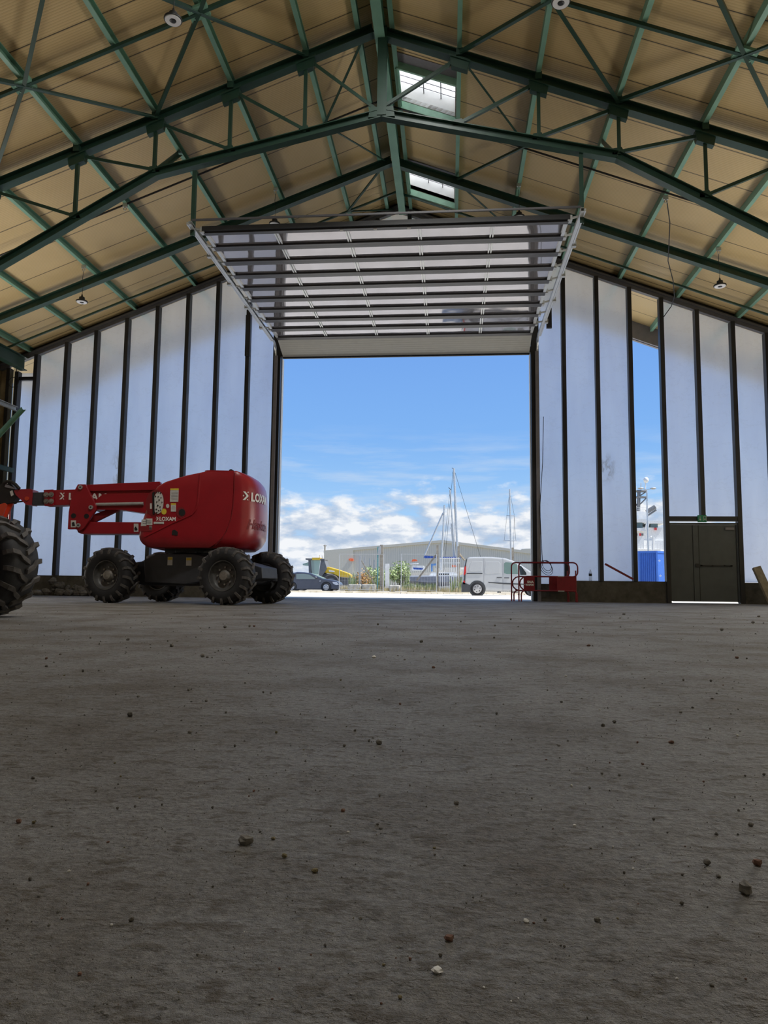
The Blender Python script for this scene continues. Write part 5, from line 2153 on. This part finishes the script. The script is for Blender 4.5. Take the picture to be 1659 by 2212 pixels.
for px, y, lab in ((945, 1178, 'brown timber gatepost beside the white palisade gate, with a long stay'), (990.5, 1180, 'brown timber gatepost between the white gate and the van'), (1107.5, 1183, 'brown timber post seen above the van bonnet')):
    vpost('gate_post', px, y, 44.6, .13, 'timber_post', lab)
for (xa, ya, xb, yb, lab) in ((944, 1196, 900, 1254, 'long slanting timber stay against the gatepost, over the grey boat hull'), (991, 1195, 1004, 1210, 'short slanting timber stay behind the van tail')):
    m = MB()
    m.beam(at(xa, ya, 44.7), at(xb, yb, 44.9), .09, .09)
    tag(m.build('timber_stay', 'timber_post'), lab, 'stay')
gp = at(970, 1276, 44.5)
rt = thing('palisade_gate', 'white palisade gate between two timber gateposts', 'gate', (gp.x, 44.5, 0))
GB = Vector((gp.x, 44.5, 0))
for k in range(9):
    p = at(951 + k * 4.9, 1204, 44.5)
    m = MB()
    m.span((p.x - .022, 44.48, .08), (p.x + .022, 44.52, p.z))
    part(m, 'pale', 'boat_white', rt, GB)
for y in (1206, 1216, 1268):
    m = MB()
    m.beam(at(949, y, 44.55), at(993, y, 44.55), .04, .05)
    part(m, 'rail', 'boat_white', rt, GB)


def fence(pxa, pxb, ytop, label):
    a, b = at(pxa, ytop, YF + .2), at(pxb, ytop + .5, YF + .2)
    base = Vector(((a.x + b.x) / 2, YF + .2, 0))
    rt = thing('mesh_fence', label, 'fence', base, group='temporary mesh fence panels')
    m = MB()
    for p in (a, b):
        m.cyl((p.x, p.y, .05), p, .024, 8)
    m.cyl(a + Vector((0, 0, -.03)), b + Vector((0, 0, -.03)), .013, 6)
    m.cyl((a.x, a.y, .2), (b.x, b.y, .2), .013, 6)
    part(m, 'frame', 'pole_grey', rt, base)
    m = MB()
    n = int((b.x - a.x) / .16)
    for k in range(1, n):
        x = a.x + (b.x - a.x) * k / n
        m.beam((x, a.y, .2), (x, a.y, a.z - .03), .007, .007)
    for k in range(1, 8):
        z = .2 + (a.z - .2) * k / 8
        m.beam((a.x, a.y, z), (b.x, b.y, z), .007, .007)
    part(m, 'wire_mesh', 'galvanised', rt, base)
    m = MB()
    for p in (a, b):
        m.span((p.x - .35, p.y - .12, 0), (p.x + .35, p.y + .12, .13))
    part(m, 'foot_block', 'block', rt, base, bevel=.03)


fence(734, 829, 1196, 'temporary wire mesh fence panel in front of the yellow road roller')
fence(867, 943, 1196, 'temporary wire mesh fence panel in front of the grey boat hull')


def tuft(name, label, pxa, pxb, Y0, Y1, hmax, n, mat, seed, lean=.25, cat='weeds', wd=.02):
    rn = random.Random(seed)
    m = MB()
    for k in range(n):
        y = rn.uniform(Y0, Y1)
        x = at(rn.uniform(pxa, pxb), 1275, y).x
        h = hmax * rn.uniform(.35, 1.0)
        dx, dy = rn.uniform(-lean, lean) * h, rn.uniform(-lean, lean) * h
        w_ = wd * rn.uniform(.6, 1.4)
        m.add([(x - w_, y, 0), (x + w_, y, 0), (x + w_ * .7 + dx * .4, y + dy * .4, h * .6), (x - w_ * .7 + dx * .4, y + dy * .4, h * .6), (x + dx, y + dy, h)], [(0, 1, 2, 3), (3, 2, 4)])
    tag(m.build(name, mat), label, cat, kind='stuff')


def foliage(name, label, pxa, pxb, ya, Y0, Y1, n, mat, seed, size=.10, cat='shrub'):
    rn = random.Random(seed)
    xs = [at(pxa, 1275, Y0).x, at(pxb, 1275, Y0).x]
    h0 = at(pxa, ya, Y0).z
    cx = sum(xs) / 2
    rt = thing(name, label, cat, (cx, (Y0 + Y1) / 2, 0))
    B_ = Vector((cx, (Y0 + Y1) / 2, 0))
    m = MB()
    lumps = [(rn.uniform(*xs), rn.uniform(Y0, Y1), h0 * rn.uniform(.35, .85), rn.uniform(.25, .5)) for _ in range(14)]
    for k in range(n):
        l_ = rn.choice(lumps)
        d = Vector((rn.gauss(0, 1), rn.gauss(0, 1), rn.gauss(0, 1))).normalized() * l_[3] * rn.uniform(.5, 1.0)
        c = Vector((l_[0], l_[1], l_[2])) + Vector((d.x, d.y, d.z * 1.3))
        if c.z < .05:
            continue
        u = Vector((rn.gauss(0, 1), rn.gauss(0, 1), rn.gauss(0, 1))).normalized()
        v = u.cross(Vector((rn.gauss(0, 1), rn.gauss(0, 1), rn.gauss(0, 1)))).normalized()
        s = size * rn.uniform(.5, 1.2)
        m.add([c - u * s, c + v * s * .5, c + u * s, c - v * s * .5], [(0, 1, 2, 3)])
    part(m, 'foliage', mat, rt, B_)
    m = MB()
    for l_ in lumps:
        m.cyl((l_[0] * .5 + cx * .5, l_[1], 0), (l_[0], l_[1], l_[2]), .02, 5)
    part(m, 'stems', 'timber_post', rt, B_)


foliage('bush', 'green bush growing between the white board and the grey boat hull', 842, 876, 1210, 46.5, 48.0, 1500, 'leaf', 2)
foliage('bush', 'green bush behind the grey fence posts', 780, 830, 1226, 49.0, 51.0, 1300, 'leaf', 3)
foliage('bush', 'orange dry bush behind the concrete blocks', 777, 793, 1238, 47.0, 47.8, 500, 'bush_orange', 4, .08)
tuft('dry_grass', 'dry yellow grass along the verge by the concrete blocks', 735, 870, 44.0, 46.5, .5, 800, 'grass_dry', 5)
tuft('dry_grass', 'dry yellow grass under the grey boat hull and gate', 866, 1012, 43.9, 47.0, .5, 900, 'grass_dry', 6)
tuft('green_weeds', 'tall green weeds in front of the grey boat hull', 868, 942, 45.5, 49.0, .75, 500, 'grass_green', 7)
tuft('green_weeds', 'tall green weeds beside the gatepost near the van tail', 975, 1000, 44.4, 45.5, 1.2, 160, 'grass_green', 8)
tuft('green_weeds', 'tall green weeds behind the yellow roller and blocks', 755, 840, 47.0, 53.0, 1.5, 700, 'grass_green', 9)

# container, lamp pole, ship
P0, PL = at(1418, 1190, 44.5), at(1379.5, 1190, 44.9)
zt = P0.z
dl = Vector((PL.x - P0.x, PL.y - P0.y, 0))
dn = Vector((-dl.y, dl.x, 0)).normalized()
if dn.y < 0:
    dn = -dn
dr_ = (dn * .86 - dl.normalized() * .5)
CB = Vector((P0.x, P0.y + .5, 0))
rt = thing('shipping_container', 'blue ribbed shipping container outside the open gap', 'container', CB)
m = MB()
n = 9
A = Vector((P0.x, P0.y, 0))
poly = []
for k in range(n):
    for t, d in ((.0, .0), (.35, .0), (.5, .05), (.85, .05)):
        q = A + dl * ((k + t) / n) + dn * d
        poly.append(q)
poly += [A + dl, A + dl + dr_ * 3, A + dr_ * 3]
m.prism(poly, (0, 0, zt - .02))
part(m, 'box', 'container_blue', rt, CB)
m = MB()
for q in (A, A + dl):
    m.span((q.x - .05, q.y - .05, 0), (q.x + .05, q.y + .05, zt))
m.beam(A + Vector((0, 0, zt - .06)), A + dl + Vector((0, 0, zt - .06)), .06, .12)
m.beam(A + Vector((0, 0, zt - .06)), A + dr_ * 3 + Vector((0, 0, zt - .06)), .06, .12)
part(m, 'corner_frame', 'container_blue', rt, CB)
m = MB()
for k, (t, z) in enumerate(((.10, .78), (.16, .45), (.10, .26))):
    q = A + dr_ * t
    m.span((q.x + .0, q.y - .06, zt * z - .015), (q.x + .14, q.y - .03, zt * z + .015))
    m.span((q.x + .06, q.y - .06, zt * z - .05), (q.x + .08, q.y - .03, zt * z + .08))
part(m, 'lock_marks', 'white', rt, CB)

p0 = at(1397, 1058, 60)
p1 = at(1400.5, 1190, 60)
LPB = Vector((p1.x, 60, 0))
rt = thing('lamp_pole', 'tall pale lamp pole with two flat lamp heads behind the blue container', 'lamp pole', LPB)
m = MB()
m.cyl((p1.x, 60, 0), (p0.x, 60, p0.z), .075, 10, .05)
part(m, 'pole', 'mast', rt, LPB)
for px in (1384, 1411):
    m = MB()
    c = at(px, 1055, 60)
    m.ball(c, .24, 12, 6, (1, 1, .35))
    m.beam(c, (p0.x, 60, p0.z), .03, .03)
    part(m, 'lamp_head', 'pole_grey', rt, LPB, smooth=True)

YS = 100.0
SB = Vector((at(1400, 1270, YS).x, YS + 4, -1.0))
rt = thing('ship', 'white ship with a bridge, radar mast and funnels beyond the open gap', 'ship', SB)


def sbox(px0, px1, y0, y1, dy0, dy1):
    a, b = at(px0, y0, YS), at(px1, y1, YS)
    q = MB()
    q.span((a.x, YS + dy0, b.z), (b.x, YS + dy1, a.z))
    return q


m = MB()
q = sbox(1345, 1520, 1215, 1285, 0, 10)
m.add(q.v, q.f)
part(m, 'hull', 'ship_white', rt, SB)
m = MB()
for a in ((1350, 1432, 1185, 1216, 1, 9), (1350, 1398, 1143, 1186, 1.5, 8), (1398, 1470, 1165, 1186, 2, 8)):
    q = sbox(*a)
    m.add(q.v, q.f)
part(m, 'superstructure', 'ship_white', rt, SB)
m = MB()
for a in ((1350, 1400, 1120, 1127, 1, 8.5), (1350, 1399, 1139, 1146, 1, 8.5), (1400, 1450, 1122, 1128, 2, 8), (1400, 1450, 1136, 1166, 2.5, 8)):
    q = sbox(*a)
    m.add(q.v, q.f)
for px in (1394, 1398):
    q = MB().beam(at(px, 1144, YS + 1), at(px + 4, 1126, YS + 1), .15, .2)
    m.add(q.v, q.f)
part(m, 'bridge', 'ship_white', rt, SB)
m = MB()
for a in ((1352, 1394, 1127, 1139, 1.4, 8), (1416, 1432, 1128, 1136, 2.4, 7)):
    q = sbox(*a)
    m.add(q.v, q.f)
part(m, 'bridge_windows', 'ship_glass', rt, SB)
m = MB()
for a, y in (((1380, 1383), 1153), ((1392, 1396), 1153)):
    q = sbox(a[0], a[1], y - 2.5, y + 2.5, 1.4, 1.6)
    m.add(q.v, q.f)
part(m, 'portholes', 'machine_grey', rt, SB)
m = MB()
q = sbox(1387, 1391, 1150, 1156, 1.4, 1.6)
m.add(q.v, q.f)
q = sbox(1424, 1429, 1137, 1142, 2.2, 2.5)
m.add(q.v, q.f)
part(m, 'red_boxes', 'tail_red', rt, SB)
m = MB()
for (x0_, y0_, x1_, y1_, r_) in ((1378, 1104, 1379, 1062, .16), (1381, 1104, 1382, 1062, .12), (1356, 1061, 1397, 1061, .18), (1356, 1075, 1396, 1074, .16), (1356, 1091, 1380, 1091, .14), (1381, 1091, 1396, 1076, .08), (1381, 1072, 1396, 1062, .08), (1356, 1078, 1378, 1091, .06)):
    m.cyl(at(x0_, y0_, YS + 4), at(x1_, y1_, YS + 4), r_, 8)
part(m, 'radar_mast', 'machine_grey', rt, SB)
m = MB()
m.ball(at(1395.5, 1037, YS + 4), .36, 14, 10, (1, 1, 1.15))
m.cyl(at(1394, 1060, YS + 4), at(1394.5, 1042, YS + 4), .07, 8)
m.cyl(at(1384, 1060, YS + 4), at(1384.5, 1044, YS + 4), .07, 8)
m.cyl(at(1374, 1050, YS + 4), at(1374, 1061, YS + 4), .03, 6)
part(m, 'radome', 'ship_white', rt, SB, smooth=True)
m = MB()
m.cyl(at(1397, 1106, YS + 5), at(1415, 1095, YS + 5), .30, 12)
m.cyl(at(1399, 1114, YS + 5), at(1417.5, 1101.5, YS + 5), .12, 10)
part(m, 'funnel', 'machine_grey', rt, SB)
m = MB()
for y in (1096, 1100, 1112):
    m.beam(at(1352, y, YS + 2), at(1398, y, YS + 2), .04, .04)
for px in range(1354, 1400, 7):
    m.beam(at(px, 1120, YS + 2), at(px, 1096, YS + 2), .035, .035, up=(0, 1, 0))
part(m, 'bridge_railing', 'ship_white', rt, SB)
m = MB()
for y in (1175, 1179, 1183):
    m.beam(at(1352, y, YS + .5), at(1432, y, YS + .5), .05, .05)
for px in range(1354, 1434, 6):
    m.beam(at(px, 1186, YS + .5), at(px, 1175, YS + .5), .04, .04, up=(0, 1, 0))
part(m, 'deck_railing', 'ship_white', rt, SB)
m = MB()
m.cyl(at(1410.5, 1188, YS - .5), at(1411, 1160, YS - .5), .13, 10)
m.ball(at(1406, 1160, YS - .5), .12, 8, 6)
part(m, 'vent_pipe', 'ship_white', rt, SB)

# ------------------------------------------------------------------ stones and grit on the floor
rnd = random.Random(21)
KINDS = {}
for nm, mat in (('grey', 'stone'), ('dark', 'stone_dark'), ('reddish', 'stone_red'), ('white', 'stone_white'), ('mossy', 'stone_moss')):
    KINDS[nm] = []
    for k in range(4):
        mb = rock(1.0, rnd, 2 if nm == 'grey' else 1)
        me_o = mb.build('stone', mat)
        KINDS[nm].append(me_o.data)
        bpy.data.objects.remove(me_o)


def stone(px, py, wpx, kind, label, group, X=None, Y=None):
    P = atz(px, py) if X is None else Vector((X, Y, 0))
    dist = (P - EYE).dot(FWD)
    s = wpx / 2 * dist / FPX
    o = bpy.data.objects.new('stone', KINDS[kind][rnd.randrange(4)])
    COL.objects.link(o)
    o.location = (P.x, P.y, -.12 * s)
    o.rotation_euler = (0, 0, rnd.uniform(0, 6.28))
    o.scale = (s, s * rnd.uniform(.8, 1.1), s * rnd.uniform(.8, 1.15))
    return tag(o, label, 'stone', group)


BIG = [(530, 1824, 30, 'grey', 'biggest grey stone on the floor, with a pale chipped top'),
       (819, 1608, 15, 'grey', 'grey stone alone in the middle of the floor'),
       (281, 1548, 17, 'dark', 'dark stone on the floor in front of the boom lift wheels'),
       (1612, 1932, 30, 'grey', 'large grey stone closest to the edge on the double door side'),
       (1636, 1870, 18, 'reddish', 'brownish red stone next to two dark stones'),
       (1528, 1870, 16, 'dark', 'dark angular stone beside the brownish red stone'),
       (1553, 1895, 14, 'dark', 'dark stone just below the dark angular stone'),
       (1290, 1990, 16, 'grey', 'rounded grey stone beside the damp dark patch'),
       (970, 2032, 20, 'reddish', 'flat brown stone chip near the bottom edge'),
       (946, 2102, 24, 'white', 'flat white stone chip lying near the bottom edge'),
       (680, 1885, 18, 'mossy', 'mossy yellow brown stone chip'),
       (615, 1853, 13, 'mossy', 'small mossy stone near the biggest grey stone'),
       (40, 1778, 13, 'reddish', 'dark red stone next to a mossy one'),
       (73, 1779, 12, 'mossy', 'mossy stone next to the dark red one'),
       (741, 1753, 12, 'reddish', 'orange red brick crumb on the floor'),
       (986, 1738, 11, 'grey', 'grey pebble beside the rippled tyre marks'),
       (823, 1791, 9, 'dark', 'dark pebble above a tiny white chip'),
       (752, 1798, 6, 'white', 'tiny bright white chip'),
       (808, 1421, 10, 'white', 'bright white scrap on the floor far out in the middle'),
       (1137, 1992, 13, 'white', 'small white chip on the damp dark patch'),
       (172, 2106, 11, 'reddish', 'small brown red stone in the corner of the floor'),
       (1538, 2130, 13, 'dark', 'dark stone nearest the bottom edge'),
       (864, 2158, 12, 'mossy', 'small mossy stone at the very bottom edge'),
       (1450, 1606, 11, 'reddish', 'reddish pebble on the brown streak'),
       (1302, 1569, 11, 'dark', 'dark pebble, one of a pair before the brown streak'),
       (1327, 1562, 9, 'dark', 'dark pebble, the farther of a pair before the brown streak'),
       (1548, 1804, 10, 'dark', 'dark pebble with a smaller one behind'),
       (1622, 1785, 12, 'grey', 'grey pebble by the edge on the double door side'),
       (179, 1452, 8, 'dark', 'dark pebble in front of the big black tyre'),
       (1348, 1328, 8, 'dark', 'dark lump on the floor in front of the concrete plinth'),
       (284, 1990, 11, 'dark', 'dark pebble in the foreground on the boom lift side'),
       (65, 1902, 11, 'dark', 'dark pebble close to the edge on the boom lift side'),
       (190, 1912, 8, 'reddish', 'reddish pebble in the foreground on the boom lift side')]
for b in BIG:
    stone(*b, None)
GL = {'grey': 'small grey pebble scattered on the dusty floor', 'dark': 'small dark pebble scattered on the dusty floor', 'reddish': 'small reddish pebble scattered on the dusty floor', 'mossy': 'small mossy pebble scattered on the dusty floor', 'white': 'tiny white chip scattered on the dusty floor'}
cnt = 0
while cnt < 230:
    px, py = rnd.uniform(0, 1659), 1330 + 880 * rnd.random() ** 1.25
    w_ = rnd.uniform(3.0, 7.5) if rnd.random() < .85 else rnd.uniform(7, 10)
    if px < 700 and py < 1345:
        continue
    kd = rnd.choices(['grey', 'dark', 'reddish', 'mossy', 'white'], [4, 6, 1.3, 1.2, .5])[0]
    stone(px, py, w_, kd, GL[kd], 'scattered %s pebbles' % kd)
    cnt += 1
m = MB()
for k in range(9000):
    px, py = rnd.uniform(-150, 1800), 1320 + 1000 * rnd.random()
    P = atz(px, py)
    s = rnd.uniform(.8, 3.2) * .5 * ((P - EYE).dot(FWD)) / FPX * (1.0 if rnd.random() < .86 else 2.0)
    a = rnd.uniform(0, 6.28)
    q = [Vector((P.x + s * math.cos(a + t) * rnd.uniform(.7, 1.3), P.y + s * math.sin(a + t) * rnd.uniform(.7, 1.3), -.0005)) for t in (0, 2.1, 4.2)]
    m.add(q + [Vector((P.x, P.y, s * rnd.uniform(.7, 1.3)))], [(0, 1, 3), (1, 2, 3), (2, 0, 3), (0, 2, 1)])
tag(m.build('floor_grit', 'stone_dark'), 'fine dark grit strewn all over the dusty concrete floor', 'grit', kind='stuff')
